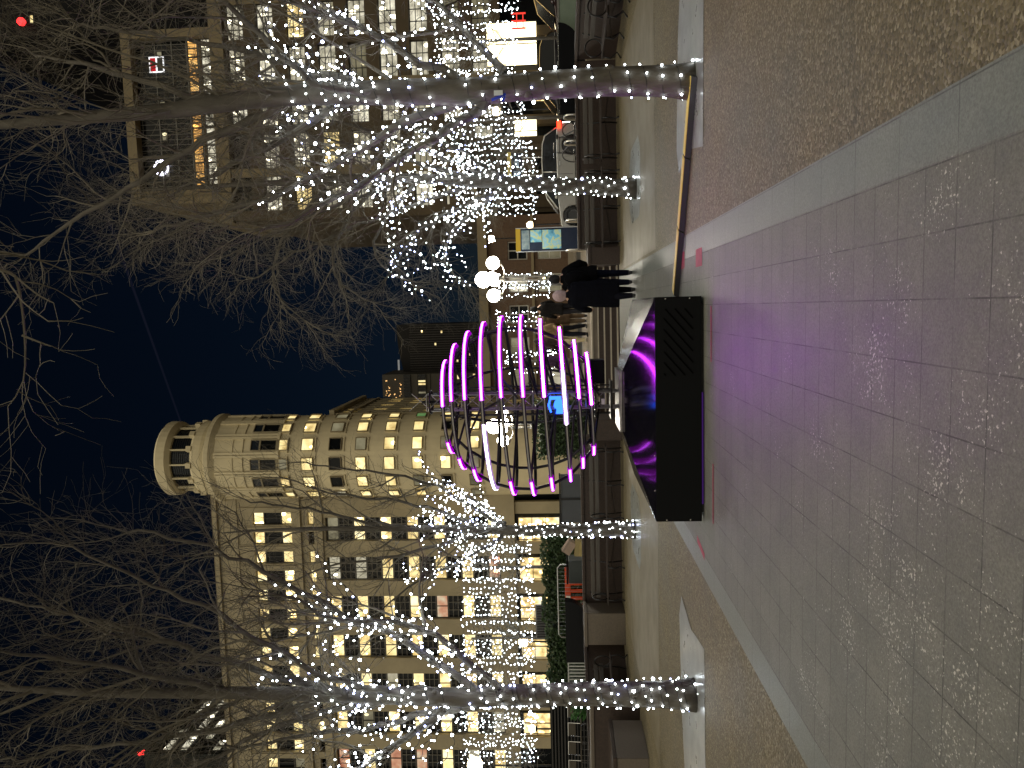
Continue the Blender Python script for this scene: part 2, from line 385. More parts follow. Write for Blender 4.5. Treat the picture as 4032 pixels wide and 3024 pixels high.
for s_ in (0,1,2,3):
    f = .15+.22*s_; mb.sphere((x1-.89*f, y1-.89*f, ZB+.295*f+.01), .009, 8, 5); mb.sphere((x1-.89*f, y0+.89*f, ZB+.295*f+.01), .009, 8, 5)
mb.build('bolt', steel, t)
mb = MB(); mb.box(x0+.2,CXP+.2,y0-.012,y0-.002,.018,.034); mb.build('led_underglow', EM('underglow', (.35,.1,.8), .1), t)

purple_core = EM('purple_led_core', (.58,.06,1.0), 18); purple_low = EM('purple_led_core_low', (.58,.035,1.0), 85)
purple_side = EM('purple_diffuser_halo', (.34,.0,.52), 1.0)  # strip body and its halo of light, put into a wide glowing tube
white_core = EM('white_led_core', (.95,.85,1.0), 11)
white_side = EM('white_diffuser_halo', (.55,.32,.75), .8)  # same halo round the white arcs, as a glow of the tube
grey_core = M('unlit_silicone', (.28,.27,.27), .45)
t = empty('ring_sphere', (CXP, CYP, ZT+.03), 'sphere of ten tilted hoops with purple light strips on a truss mast', 'light sculpture')
rings = [(3.0,.57),(2.86,.775),(2.68,.93),(2.47,1.045),(2.24,1.107),(1.99,1.118),(1.753,1.06),(1.523,.95),(1.355,.785),(1.21,.62)]
TILT = rad(3.1)
def ringpt(z, r, ph, dr=0, dz=0):
    """ph 0 faces the viewer, positive to the right"""
    x = (r+dr)*math.sin(ph); y = -(r+dr)*math.cos(ph)
    return (CXP-.06 + x*math.cos(TILT) - dz*math.sin(TILT), CYP + y, z + x*math.sin(TILT) + dz*math.cos(TILT))
def arc(z, r, p0, p1, dr, dz=0):
    n = max(6, int(abs(p1-p0)*14)); return [ringpt(z, r, p0+(p1-p0)*i/n, dr, dz) for i in range(n+1)]
def strip(name, z, r, p0, p1, core, side, parent):
    mb = MB()
    if side is not None: mb.tube(arc(z, r, p0, p1, .001), .031, 10, 0)
    n = max(8, int(abs(p1-p0)*20)); hb = .0135 if side is not None else .008; o_ = .0325 if side is not None else .023
    for i in range(n):
        q0 = p0+(p1-p0)*i/n; q1 = p0+(p1-p0)*(i+1)/n
        mb.poly([ringpt(z,r,q0,o_,-hb),ringpt(z,r,q1,o_,-hb),ringpt(z,r,q1,o_,hb),ringpt(z,r,q0,o_,hb)], 1)
    return mb.build(name, [side or core, core], parent, fix=False)
ends = [(.93,-.72),(.86,-.73),(.55,-.74),(.38,-.74),(.16,-.73),(.10,-.72),(.06,-.70),(.3,-.68),(.12,-.68),(.0,-.68)]
for i, (z, r) in enumerate(rings):
    mb = MB(); mb.tube([ringpt(z, r, 2*PI*j/72) for j in range(72)], .022, 8, 0, closed=True)
    hp = mb.build('hoop', black_steel, t, smooth=True, fix=False)
    # how far from the right-hand end each strip is lit, as the share of the visible width
    fr = [.44,.40,.40,.41,.40,.40,.40,.45,.40,.45][i]
    pr = math.asin(1-2*fr); pl = math.asin(-.72 if i != 0 else -.66)
    strip('led_strip', z, r, pr+(.45 if i == 7 else 0), PI*.53, purple_low if i > 5 else purple_core, purple_side, hp)
    if i == 3: strip('led_strip', z, r, -PI*.52, -.08, white_core, white_side, hp)
    else: strip('led_strip', z, r, -PI*.52, pl, purple_core, purple_side, hp)
    if i == 7: strip('led_strip', z, r, -.12, pr+.45, white_core, white_side, hp)
    strip('unlit_strip', z, r, pl if i != 3 else -.08, pr if i != 7 else -.12, grey_core, None, hp)
mb = MB()
for sx in (-1,1):
    for sy in (-1,1):
        mb.tube([(CXP+sx*.1, CYP+sy*.1, ZT+.03), (CXP+sx*.1, CYP+sy*.1, 3.22)], .014, 8)
for k in range(11):
    z = ZT+.2+k*.225
    for s_ in (-1,1):
        mb.tube([(CXP-.1,CYP+s_*.1,z),(CXP+.1,CYP+s_*.1,z)], .009, 6); mb.tube([(CXP+s_*.1,CYP-.1,z),(CXP+s_*.1,CYP+.1,z)], .009, 6)
        mb.tube([(CXP-.1*s_,CYP+s_*.1,z),(CXP+.1*s_,CYP+s_*.1,z+.225)], .006, 6)
mb.build('mast', M('brushed_mast', (.32,.32,.34), .3, metal=1), t, smooth=False)
mb = MB()
for x,y in ((-.17,-.04),(.17,.05),(-.2,.1),(.14,-.12)): mb.tube([(CXP+x,CYP+y,ZT+.12),(CXP+x,CYP+y,3.12)], .011, 6)
mb.box(CXP-.24,CXP+.24,CYP-.16,CYP+.16,ZT+.1,ZT+.125); mb.box(CXP-.22,CXP+.22,CYP-.16,CYP+.16,ZT+.3,ZT+.32)
mb.build('guide_rod', black_steel, t)
mb = MB(); mb.tube([(CXP+.15*math.cos(a),CYP+.15*math.sin(a),3.24) for a in [2*PI*i/28 for i in range(28)]], .012, 6, closed=True)
for a in (0,PI/2,PI,3*PI/2): mb.tube([(CXP,CYP,3.24),(CXP+.15*math.cos(a),CYP+.15*math.sin(a),3.24)], .008, 6)
mb.tube([(CXP,CYP,3.05),(CXP,CYP,3.36)], .02, 8); mb.build('top_ring', black_steel, t)
for k, a in enumerate((1.2, 2.0, 2.75, 3.5, 4.2, 5.0)):
    mb = MB()
    pp = []
    for z, r in rings: pp.append(ringpt(z, r, a, -.05))
    mb.tube(pp, .02, 6); mb.build('rib', black_steel, t, smooth=True)
for zi in range(0, 10):
    z, r = rings[zi]
    for k in range(4):
        a = .6 + (2.2-.6)*0 + k*PI/2 + zi*.35
        p = ringpt(z, r, a, -.03); q = (CXP+.1*math.sin(a), CYP-.1*math.cos(a), z-.12)
        mb = MB(); mb.tube([q, p], .015, 6); mb.build('spoke', black_steel, t)
mb = MB(); rr = random.Random(4)
for i, (z, r) in enumerate(rings[:-1]):
    for s_ in (-1, 1):
        a = rr.uniform(-1.2, 1.2)*s_; q = Vector((CXP+.13*s_, CYP-.1, z-.05)); p = Vector(ringpt(z, min(r,.5), a+PI/2*s_, -.05)); l = rr.uniform(.09,.2)
        mb.tube([q, q+(p-q)*.12+Vector((0,0,-l)), q+(p-q)*.3+Vector((0,0,-l*.6)), q+(p-q)*.45+Vector((0,0,.02))], .007, 5)
mb.build('cable', cable_mat, t, smooth=True)
mb = MB(); mb.box(CXP+.2,CXP+.5,CYP-.1,CYP+.2,ZT+.19,ZT+.37); mb.build('motor_housing', black_matt, t, bevel=.012)
mb = MB(); mb.sphere((CXP-.05,CYP-.17,1.6), .085, 14, 10, 0, (1,.6,.75)); mb.box(CXP-.16,CXP-.1,CYP-.16,CYP-.13,1.55,1.66); mb.box(CXP+.02,CXP+.06,CYP-.16,CYP-.13,1.57,1.72); mb.tube([(CXP-.14,CYP-.15,1.7),(CXP-.05,CYP-.17,1.73),(CXP+.06,CYP-.15,1.7)], .012, 6); mb.build('blue_lamp', EM('blue_led', (.02,.10,1.0), 5), t)
mb = MB(); mb.box(CXP-.05,CXP+.02,CYP-.175,CYP-.165,ZT+.2,ZT+.24); mb.build('maker_plate', M('white_plate', (.7,.7,.7), .5), t)
# cable ramp to the tree
t = empty('cable_ramp', (1.3, 9.8, 0), 'yellow topped black cable ramp running from the plinth to the wrapped tree', 'cable ramp')
A = Vector((.16,10.35,0)); B = Vector((2.56,8.95,0)); d = (B-A).normalized(); nrm = Vector((-d.y,d.x,0)); L = (B-A).length
mt = Matrix(((d.x,nrm.x,0,A.x),(d.y,nrm.y,0,A.y),(0,0,1,0),(0,0,0,1)))
ns = 3
for k in range(ns):
    a0, a1 = L*k/ns, L*(k+1)/ns-.012
    mb = MB()
    prof = [(-.15,.008),(-.075,.062),(.075,.062),(.15,.008)]
    b0 = len(mb.v)
    for xx in (a0, a1): mb.v += [tuple(mt @ Vector((xx, p, z))) for p, z in prof]
    for i in range(4): mb.f.append((b0+i, b0+(i+1)%4, b0+4+(i+1)%4, b0+4+i)); mb.m.append(0)
    mb.f += [(b0,b0+1,b0+2,b0+3),(b0+4,b0+5,b0+6,b0+7)]; mb.m += [0,0]
    ba = mb.build('ramp_base', rubber, t, bevel=.004)
    mb = MB(); mb.box(a0+.01,a1-.01,-.068,.068,.063,.07,0,mt); mb.build('lid', yellow, ba)
# ------------------------------------------------------------------ trees
def spline(pts, step):
    """a smooth line through the given points, resampled"""
    P = [Vector(p) for p in pts]; out = []
    n = len(P)
    for i in range(n-1):
        p0 = P[max(i-1,0)]; p1 = P[i]; p2 = P[i+1]; p3 = P[min(i+2,n-1)]
        k = max(2, int((p2-p1).length/step))
        for j in range(k):
            t = j/k
            out.append(.5*((2*p1)+(p2-p0)*t+(2*p0-5*p1+4*p2-p3)*t*t+(3*p1-p0-3*p2+p3)*t**3))
    out.append(P[-1]); return out

def wander(rr, p, d, L, n, wob, lift):
    pts = [p.copy()]; d = d.normalized(); s = L/n
    for i in range(n):
        d = (d + Vector((rr.gauss(0,wob), rr.gauss(0,wob), rr.gauss(0,wob)+lift))).normalized()
        p = p + d*s; pts.append(p.copy())
    return pts

def side_dir(rr, t, ang, up=0):
    t = t.normalized(); u = t.orthogonal().normalized(); w_ = t.cross(u); a = rr.uniform(0, 2*PI)
    s = u*math.cos(a) + w_*math.sin(a)
    d = t*math.cos(ang) + s*math.sin(ang); d.z += up
    return d.normalized()

def bough(mb, rr, pts, r0, r1, level, dens, lift, droop, tips):
    n = len(pts); rs = [r0 + (r1-r0)*(i/(n-1))**.8 for i in range(n)]
    mb.tube(pts, rs, 7 if r0 > .04 else (5 if r0 > .012 else 3), 0, cap=False)
    L = sum((pts[i+1]-pts[i]).length for i in range(n-1))
    if level == 0:
        return
    spec = {3: (3.6, .62, .42, 1.5), 2: (7.2, .5, .28, .78), 1: (7.6, .36, .16, .42)}[level]
    cnt = max(2, int(L*spec[0]*dens))
    for k in range(cnt):
        f = rr.uniform(.14 if level > 1 else .1, 1.0) if k else 1.0
        i = min(n-2, int(f*(n-1))); g = f*(n-1)-i
        p = pts[i].lerp(pts[i+1], min(g,1)); t = pts[i+1]-pts[i]
        l = rr.uniform(spec[2], spec[3]) * (1.15-.5*f if level == 3 else 1)
        dr = droop if level <= 2 else 0
        q = wander(rr, p, side_dir(rr, t, rr.uniform(.45, 1.05), lift*1.2), l, 5 if level == 3 else (4 if level == 2 else 3), .16 if level == 3 else .2, (lift*.25 - dr*.13))
        rb = min(rs[i]*.7, {3: .022, 2: .0085, 1: .0048}[level])*rr.uniform(.75,1.15)
        bough(mb, rr, q, rb, rb*.42 if level > 1 else .0016, level-1, dens, lift, droop, tips)

def dull_bulbs(pts): return pts
octa_me = MB(); octa_me.sphere((0,0,0), .0112, 6, 4); OCTA = octa_me.mesh('bulb', bulb_mat, fix=False); OCTA_B = octa_me.mesh('bulb', bulb_tints[1], fix=False); OCTA_C = octa_me.mesh('bulb', bulb_tints[2], fix=False)

def string_lights(label, paths, bulbs, parent_loc, rb=.0112, parts=100, mat=None, grp='white light strings on the trees'):
    """the cable is one part; the hundred bulbs nearest the camera are parts of their own, the rest one mass"""
    t = empty('string_lights', parent_loc, label, 'string lights', grp)
    mb = MB()
    for p in paths: mb.tube(p, .0045, 3, cap=False)
    mb.build('cable', cable_mat, t, fix=False)
    camp = Vector((0,0,1.6))
    bulbs = sorted(bulbs, key=lambda p: (p-camp).length - 2*((p.x-parent_loc[0])*0))
    R.shuffle(bulbs); bulbs.sort(key=lambda p: p.z > parent_loc[2]+3)
    me = OCTA if rb == .0112 else None
    if me is None:
        mb = MB(); mb.octa((0,0,0), rb); me = mb.mesh('bulb', mat or bulb_far, fix=False)
    for p in bulbs[:parts]:
        m_ = me if rb != .0112 else R.choices([me, OCTA_B, OCTA_C], [7,2,1.3])[0]
        o = bpy.data.objects.new('bulb', m_); COL.objects.link(o); o.parent = t; o.location = p - Vector(parent_loc); o.scale = [R.uniform(.75,1.2) if R.random() > .07 else R.uniform(1.6,2.1)]*3
    if len(bulbs) > parts:
        mb = MB()
        for p in bulbs[parts:]:
            k_ = R.choices([0,1,2], [7,2,1.3])[0]
            mb.sphere(p, rb*(R.uniform(.75,1.2) if R.random() > .06 else R.uniform(1.6,2.0)), 6, 4, k_) if rb == .0112 else mb.octa(p, rb*R.uniform(.6,1.15))
        o = mb.build('bulb', mat or (bulb_tints if rb == .0112 else bulb_far), t, fix=False); o['kind'] = 'stuff'
    return t

def wrap(rr, path, rads, turns_per_m, gap, stick=.03):
    """a helix round a limb: returns the cable line and the bulb spots on it"""
    P = [Vector(p) for p in path]; line = []; spots = []; acc = 0; ph = rr.uniform(0, 6.28); last = None; ref = None; s = rr.uniform(0, gap)
    for i in range(len(P)-1):
        t = (P[i+1]-P[i]); L = t.length
        if L < 1e-6: continue
        t.normalize()
        if ref is None: ref = t.orthogonal().normalized()
        u = (ref - t*ref.dot(t)).normalized(); ref = u; w_ = t.cross(u)
        k = max(2, int(L*turns_per_m*10))
        for j in range(k):
            f = j/k; r = rads[i]+(rads[i+1]-rads[i])*f
            a = ph; ph += 2*PI*turns_per_m*L/k * rr.uniform(.75,1.25)
            q = P[i]+t*L*f + (u*math.cos(a)+w_*math.sin(a))*(r+.006)
            if last is not None:
                s += (q-last).length
                if s >= gap:
                    s = rr.uniform(-.35,.35)*gap
                    spots.append(P[i]+t*L*f + (u*math.cos(a)+w_*math.sin(a))*(r+rr.uniform(.012,stick)) + t*rr.uniform(-.02,.02))
            line.append(q); last = q
    return line, spots

def tree(label, base, trunk, limbs, r0, seed, dens=1., droop=0., leader_r=.10, lit=None, sl_label=None, grp='bare plaza trees', lit_z=4.6, gap=.12, trunk_turn=9, extra=None, limb_r=.05, bulb_r=.0112, fill=1.0):
    rr = random.Random(seed)
    t = empty('plaza_tree', base, label, 'tree', grp)
    tp = spline(trunk, .25)
    H = tp[-1].z - tp[0].z
    rs = []
    for p in tp:
        f = (p.z - tp[0].z)
        flare = .05*math.exp(-f*5)
        if f < 2.6: r = r0 - (r0-leader_r*1.08)*(f/2.6)**1.5*.75
        else: r = leader_r*1.1*(1-(f-2.6)/(H-2.4))**1.05 + .012
        rs.append(min(r, r0)+flare)
    mb = MB(); mb.tube(tp, rs, 14, 0)
    # knuckles where old limbs were taken off
    for k in range(5):
        i = rr.randrange(3, max(4, int(len(tp)*.35))); a = rr.uniform(0, 6.28)
        mb.sphere(tp[i]+Vector((math.cos(a),math.sin(a),0))*rs[i]*.8, rs[i]*.38, 8, 6)
    lp = []
    for l in limbs:
        q = spline(l, .22)
        q = [q[0]] + [p + Vector((rr.gauss(0,.022), rr.gauss(0,.022), rr.gauss(0,.018))) for p in q[1:]]
        k = len(q); r1 = [limb_r*rr.uniform(.85,1.1)*(1-.8*(i/(k-1))**.8)+.006 for i in range(k)]
        mb.tube(q, r1, 8, 0, cap=False); lp.append((q, r1))
    mb.build('trunk', bark, t, smooth=True, fix=False)
    cm = MB()
    for q, r1 in lp:
        k = len(q)
        bough(cm, rr, q[k//4:], r1[k//4]*.98, .006, 3, dens*fill, .12 if not droop else .02, droop, None)
        tipd = q[-1]-q[-2]
        for z in range(2): bough(cm, rr, wander(rr, q[-1], side_dir(rr, tipd, .4, .1), rr.uniform(.7,1.3), 5, .12, .05-droop*.1), .012, .005, 2, dens, .08, droop, None)
    k0 = next(i for i, p in enumerate(tp) if p.z-tp[0].z > 2.7)
    bough(cm, rr, tp[k0:], .03, .01, 3, dens*1.2*fill, .1, droop*.6, None)
    for k in range(int(9*dens)):
        i = rr.randrange(k0, len(tp)-1)
        d = side_dir(rr, Vector((0,0,1)), rr.uniform(.5,1.0)); l = rr.uniform(1.4,2.8)*(1.1-.5*(i-k0)/(len(tp)-k0))
        q = wander(rr, tp[i], d, l, 9, .1, .07-droop*.06)
        bough(cm, rr, q, .026, .007, 3, dens*.8*fill, .08, droop, None)
    if extra: 
        for q, ra in extra: bough(cm, rr, spline(q, .12), ra, .004, 2, 1.0, .0, .3, None)
    cm.build('crown', twig, t, fix=False)
    if lit:
        paths = []; spots = []
        i2 = next(i for i, p in enumerate(tp) if p.z-tp[0].z > 2.9)
        i3 = next((i for i, p in enumerate(tp) if p.z-tp[0].z > lit_z), len(tp)-1)
        for n_ in range(lit):
            a, b = wrap(rr, tp[:i2], rs[:i2], trunk_turn/ lit if lit > 1 else trunk_turn, gap); paths.append(a); spots += b
        a, b = wrap(rr, tp[i2:i3+1], rs[i2:i3+1], 5, gap*.95); paths.append(a); spots += b
        for q, r1 in lp:
            q2 = [(p, r) for p, r in zip(q, r1) if p.z-tp[0].z < lit_z and (p-q[0]).length < 2.5]
            if len(q2) < 3: continue
            a, b = wrap(rr, [x[0] for x in q2], [x[1]+.008 for x in q2], 6.5, gap*.72, .06); paths.append(a); spots += b
            # strings carried out along a few side branches
            for k in range(7):
                i = rr.randrange(len(q2)//5, len(q2)); d = side_dir(rr, q2[min(i,len(q2)-2)+1][0]-q2[min(i,len(q2)-2)][0], rr.uniform(.5,1.0), .15)
                w2 = wander(rr, q2[i][0], d, rr.uniform(.4,1.1), 6, .15, .0 if not droop else -.06)
                a, b = wrap(rr, w2, [.016]*len(w2), 5, gap*.95, .035); paths.append(a); spots += b
        string_lights(sl_label, paths, spots, base, rb=bulb_r)
    return t

V = lambda *a: [tuple(x) for x in a]
tree('bare tree with spaced white light strings, standing at the end of the yellow cable ramp', (2.52,9.14,0),
  [(2.52,9.14,0),(2.56,9.14,.95),(2.54,9.14,2.11),(2.52,9.14,2.46),(2.55,9.14,3.59),(2.56,9.14,4.8),(2.46,9.14,6.03),(2.41,9.14,7.28),(2.36,9.14,8.56),(2.3,9.2,10.2)],
  [[(2.57,9.14,2.46),(2.83,8.97,3.1),(3.32,8.81,4.05),(3.68,8.64,5.12)],
   [(2.45,9.14,2.52),(2.24,9.29,3.33),(1.83,9.44,4.22),(1.41,9.59,5.35),(1.15,9.74,6.76)],
   [(2.4,9.14,2.35),(1.91,8.87,2.97),(1.31,8.61,4.01),(.9,8.34,4.88)],
   [(2.71,9.14,2.13),(3.55,9.54,2.85),(4.26,9.94,3.7)],
   [(2.58,9.14,3.41),(2.57,8.74,4.26),(3.32,8.34,5.05),(3.48,7.94,5.88)],
   [(2.49,9.14,4.65),(2.15,9.47,5.9),(1.51,9.81,7.45),(.92,10.14,8.76)],
   [(2.47,9.14,5.41),(3.02,9.64,6.89),(3.56,10.14,8.52)],
   [(2.51,9.14,3.0),(2.91,9.64,4.32),(3.5,10.14,5.78),(4.04,10.64,8.11)],
   [(2.52,9.14,3.89),(2.09,9.89,5.43),(1.74,10.64,6.84)]],
  .165, 3, dens=1.15, leader_r=.135, lit=1, sl_label='string lights wrapped in spaced turns round the tree at the cable ramp', limb_r=.055, gap=.155, lit_z=4.7, trunk_turn=5.5)
tree('bare tree thickly wrapped in white light strings beside the tan planter', (-4.78,9.16,0),
  [(-4.78,9.16,0),(-4.77,9.16,1.05),(-4.79,9.16,2.31),(-4.82,9.16,2.79),(-4.79,9.16,4.57),(-4.77,9.16,5.88),(-4.78,9.16,7.56),(-4.69,9.16,9.27),(-4.6,9.2,10.6)],
  [[(-4.69,9.16,2.42),(-3.81,8.89,3.35),(-3.59,8.63,4.16),(-3.2,8.36,4.84)],
   [(-4.72,9.16,2.72),(-4.08,9.29,3.7),(-3.78,9.41,4.59),(-3.07,9.54,5.94),(-2.75,9.66,7.35)],
   [(-4.74,9.16,3.27),(-4.53,9.01,4.35),(-3.87,8.86,5.38),(-3.17,8.71,6.53),(-2.65,8.56,7.34)],
   [(-4.92,9.16,2.7),(-5.33,9.43,4.0),(-5.59,9.69,4.77),(-6.01,9.96,6.31)],
   [(-4.97,9.16,3.12),(-5.53,8.91,4.05),(-5.77,8.66,4.78)],
   [(-4.74,9.16,4.56),(-4.53,9.56,6.04),(-4.17,9.96,8.0),(-3.95,10.36,9.75)],
   [(-4.88,9.16,4.74),(-5.39,9.33,6.34),(-5.75,9.49,8.2),(-6.04,9.66,9.42)],
   [(-4.75,9.16,5.88),(-4.17,8.66,7.21),(-3.75,8.16,8.08)],
   [(-4.87,9.16,3.92),(-5.64,9.91,5.55),(-6.85,10.66,7.45)]],
  .155, 5, dens=1.2, leader_r=.10, lit=2, sl_label='string lights in close turns round the tree beside the tan planter', limb_r=.05, gap=.12, lit_z=4.6, trunk_turn=10)
tree('bare tree with lit trunk before the silver car, its fine twigs hanging down', (2.3,15.5,0),
  [(2.3,15.5,0),(2.37,15.5,1.11),(2.48,15.5,2.26),(2.53,15.5,3.02),(2.68,15.5,5.05),(2.66,15.5,7.12),(2.63,15.5,9.22),(2.6,15.5,10.5)],
  [[(2.39,15.5,2.52),(1.86,15.23,3.76),(1.32,14.97,4.49),(.87,14.7,4.65)],
   [(2.35,15.5,2.72),(1.66,15.77,3.59),(1.02,16.03,3.91),(.49,16.3,3.43)],
   [(2.6,15.5,2.76),(3.19,15.77,4.05),(3.81,16.03,5.65),(4.35,16.3,7.31)],
   [(2.47,15.5,3.27),(1.95,15.67,5.12),(1.36,15.83,6.78),(.77,16.0,7.95)],
   [(2.62,15.5,3.27),(2.97,15.0,4.67),(3.39,14.5,6.23)],
   [(2.61,15.5,4.54),(1.86,14.9,6.44),(1.18,14.3,7.74)],
   [(2.67,15.5,6.08),(2.45,16.0,7.85),(1.68,16.5,10.36)],
   [(2.59,15.5,2.61),(3.06,14.75,3.41),(3.19,14.0,3.99)],
   [(2.5,15.5,5.2),(1.6,15.6,6.0),(.8,15.7,6.1),(.2,15.7,5.4)],
   [(2.5,15.5,6.2),(1.5,15.9,7.3),(.5,16.0,7.5),(-.1,16.0,6.9)],
   [(2.5,15.5,4.4),(1.7,15.2,5.0),(1.1,15.0,5.1),(.6,14.8,4.6)]],
  .16, 8, dens=1.25, leader_r=.1, droop=1., lit=2, sl_label='string lights round the tree standing before the silver car', limb_r=.045, gap=.12, lit_z=4.9, trunk_turn=8)
tree('bare upright tree with evenly lit trunk, between the ring sphere and the orange barrier', (-4.83,16.45,0),
  [(-4.83,16.45,0),(-4.83,16.45,1.22),(-4.83,16.45,2.5),(-4.8,16.45,3.05),(-4.75,16.45,5.59),(-4.75,16.45,7.89),(-4.82,16.45,9.2)],
  [[(-4.72,16.45,2.88),(-4.03,16.25,3.84),(-3.58,16.05,4.68),(-3.3,15.85,5.93),(-3.08,15.65,6.95)],
   [(-4.66,16.45,2.83),(-4.23,17.05,3.66),(-4.01,17.65,4.32)],
   [(-4.71,16.45,3.33),(-4.25,16.72,5.05),(-4.06,16.98,6.86),(-3.74,17.25,8.1)],
   [(-4.83,16.45,3.33),(-5.38,16.62,5.08),(-5.72,16.78,6.88),(-6.37,16.95,8.2)],
   [(-4.94,16.45,2.89),(-5.45,16.12,3.87),(-5.73,15.78,4.66),(-6.21,15.45,5.42)],
   [(-4.75,16.45,5.02),(-4.19,15.95,7.0),(-3.83,15.45,8.2)]],
  .15, 12, dens=.85, leader_r=.09, lit=2, sl_label='string lights round the upright tree beside the orange barrier', limb_r=.045, gap=.105, lit_z=4.4, trunk_turn=8.5)
tree('bare tree reaching in overhead, only its branch ends in view at the top', (2.45,2.6,0),
  [(2.45,2.6,0),(2.45,2.6,1.2),(2.47,2.6,2.4),(2.5,2.65,4.0),(2.5,2.7,6.0),(2.5,2.7,8.8)],
  [[(2.48,2.62,3.0),(1.9,3.8,4.8),(1.2,4.7,5.75),(.73,5.2,5.8)]],
  .16, 15, dens=.3, leader_r=.11, limb_r=.04, fill=.55,
  extra=[([(.85,5.1,5.82),(.73,5.2,5.8),(.37,5.2,5.47),(.32,5.2,5.36),(-.05,5.2,5.33),(-.41,5.2,5.37),(-.59,5.2,5.5)], .022),
         ([(.32,5.2,5.36),(.19,5.2,5.21),(.13,5.2,5.1)], .009), ([(-.09,5.2,5.35),(-.16,5.2,5.18),(-.17,5.2,5.14)], .009)])

# clipped box-headed trees on clear stems, hung with vertical light strings
def pleached(label, sl, x, y, wx, z0, z1, seed, dense=1., n=11):
    rr = random.Random(seed); b = (x, y, TZ)
    t = empty('pleached_tree', b, label, 'tree', 'clipped trees hung with vertical light strings')
    mb = MB(); mb.tube([(x,y,TZ),(x+.02,y,z0),(x,y,z1-.2)], [.07,.06,.03], 8); mb.build('trunk', bark, t, smooth=True, fix=False)
    cm = MB()
    for k in range(int(34*dense)):
        z = rr.uniform(z0-.1, z1-.3); a = rr.uniform(0, 2*PI)
        q = wander(rr, Vector((x,y,z)), Vector((math.cos(a)*1.0, math.sin(a)*.45, rr.uniform(-.1,.55))), rr.uniform(.5,.55)*wx, 7, .14, .03)
        q = [Vector((p.x, min(max(p.y, y-.55), y+.55), min(max(p.z, z0-.15), z1+.1))) for p in q]
        bough(cm, rr, q, .014, .005, 2, .9, .1, 0, None)
    cm.build('crown', twig, t, fix=False)
    paths = []; spots = []
    for i in range(n):
        xx = x - wx/2 + wx*(i+.5)/n + rr.uniform(-.1,.1); yy = y - rr.uniform(.2,.6); za = z0 - rr.uniform(-.25,.25); zb = z1 + rr.uniform(-.15,.15); k = int((zb-za)/.13)
        paths.append([Vector((xx+rr.gauss(0,.02), yy+rr.gauss(0,.02), za+(zb-za)*j/k)) for j in range(k+1)])
        spots += [p + Vector((rr.gauss(0,.025),rr.gauss(0,.02),rr.gauss(0,.02))) for p in paths[-1] if rr.random() < .85]
    for z in (z0, z1):
        paths.append([Vector((x-wx/2+wx*j/14, y-.5, z+rr.gauss(0,.05))) for j in range(15)])
        spots += [p + Vector((rr.uniform(-.1,.1),0,0)) for p in paths[-1]]
    string_lights(sl, paths, spots, b, rb=.021, parts=60, mat=bulb_far, grp='vertical light strings on the clipped trees')
pl = [(-8.95,26,2.5,2.72,4.95,'clipped box headed tree above the orange barrier'), (-11.5,26,2.5,2.75,5.05,'clipped box headed tree above the grey slat fence'), (-14.0,26,2.5,2.78,5.1,'clipped box headed tree beyond the tree at the tan planter'), (-16.6,26,2.6,2.8,5.2,'clipped box headed tree farthest out beside the bright globe lamp'),
      (4.4,28,2.4,2.3,4.9,'clipped box headed tree over the bonnet of the silver car'), (6.7,28,2.4,2.6,5.2,'clipped box headed tree over the tail of the silver car'), (9.4,28,2.4,2.9,5.6,'clipped box headed tree before the large lit shop window')]
for i, (x,y,wx,z0,z1,lab) in enumerate(pl):
    pleached(lab, lab.replace('clipped box headed tree', 'vertical string lights on the clipped tree'), x, y, wx, z0, z1, 40+i, 1.3 if x < 0 else 1.0, 17 if x < 0 else 16)
for i, (x, y, z0, z1, lab) in enumerate(((1.0,33,1.9,4.0,'slim tree dressed in light strings just outside the lamp post, on its silver car side'),(-.55,33,2.0,4.1,'slim tree dressed in light strings behind the standing group'),(-2.3,34,1.8,3.8,'slim tree dressed in light strings seen through the ring sphere'))):
    pleached(lab, lab.replace('slim tree dressed in', 'white'), x, y, 1.0, z0, z1, 60+i, .35, 5)
# ------------------------------------------------------------------ buildings
warm = room_glow('warm_room', (.42,.28,.09), (.85,.66,.28), (1.0,.86,.45), spot=5, size=1.3, s=1.3)
warm2 = room_glow('yellow_room', (.55,.38,.12), (1.0,.78,.35), (1.0,.9,.55), spot=5, size=1.0, s=1.5, thr=.26)
dimr = room_glow('dim_room', (.10,.09,.05), (.24,.21,.12), (.4,.36,.22), spot=8, size=1.6, s=.6, thr=.12)
pale = room_glow('pale_office', (.30,.27,.17), (.45,.41,.29), (.62,.57,.42), spot=9, size=1.0, s=.95, thr=.25)
pale2 = room_glow('white_office', (.16,.15,.10), (.5,.46,.34), (.9,.85,.66), spot=6, size=1.0, s=1.15, thr=.26)
redr = room_glow('reddish_office', (.35,.10,.05), (.6,.28,.16), (.7,.6,.4), spot=7, size=1.2, s=.9)
orange = room_glow('amber_floor', (.40,.17,.03), (.9,.45,.10), (1.0,.62,.2), spot=3, size=1.2, s=1.0, thr=.28)
greenr = room_glow('greenish_room', (.03,.09,.02), (.08,.2,.06), (.14,.28,.10), spot=3, size=1.2, s=.8, thr=.1)
shop = EM('shop_glow', (1,.84,.5), 3.6, False)
shop2 = room_glow('shop_interior', (.35,.22,.06), (1.0,.72,.3), (1.0,.9,.6), spot=3, size=.8, s=1.3, thr=.3)

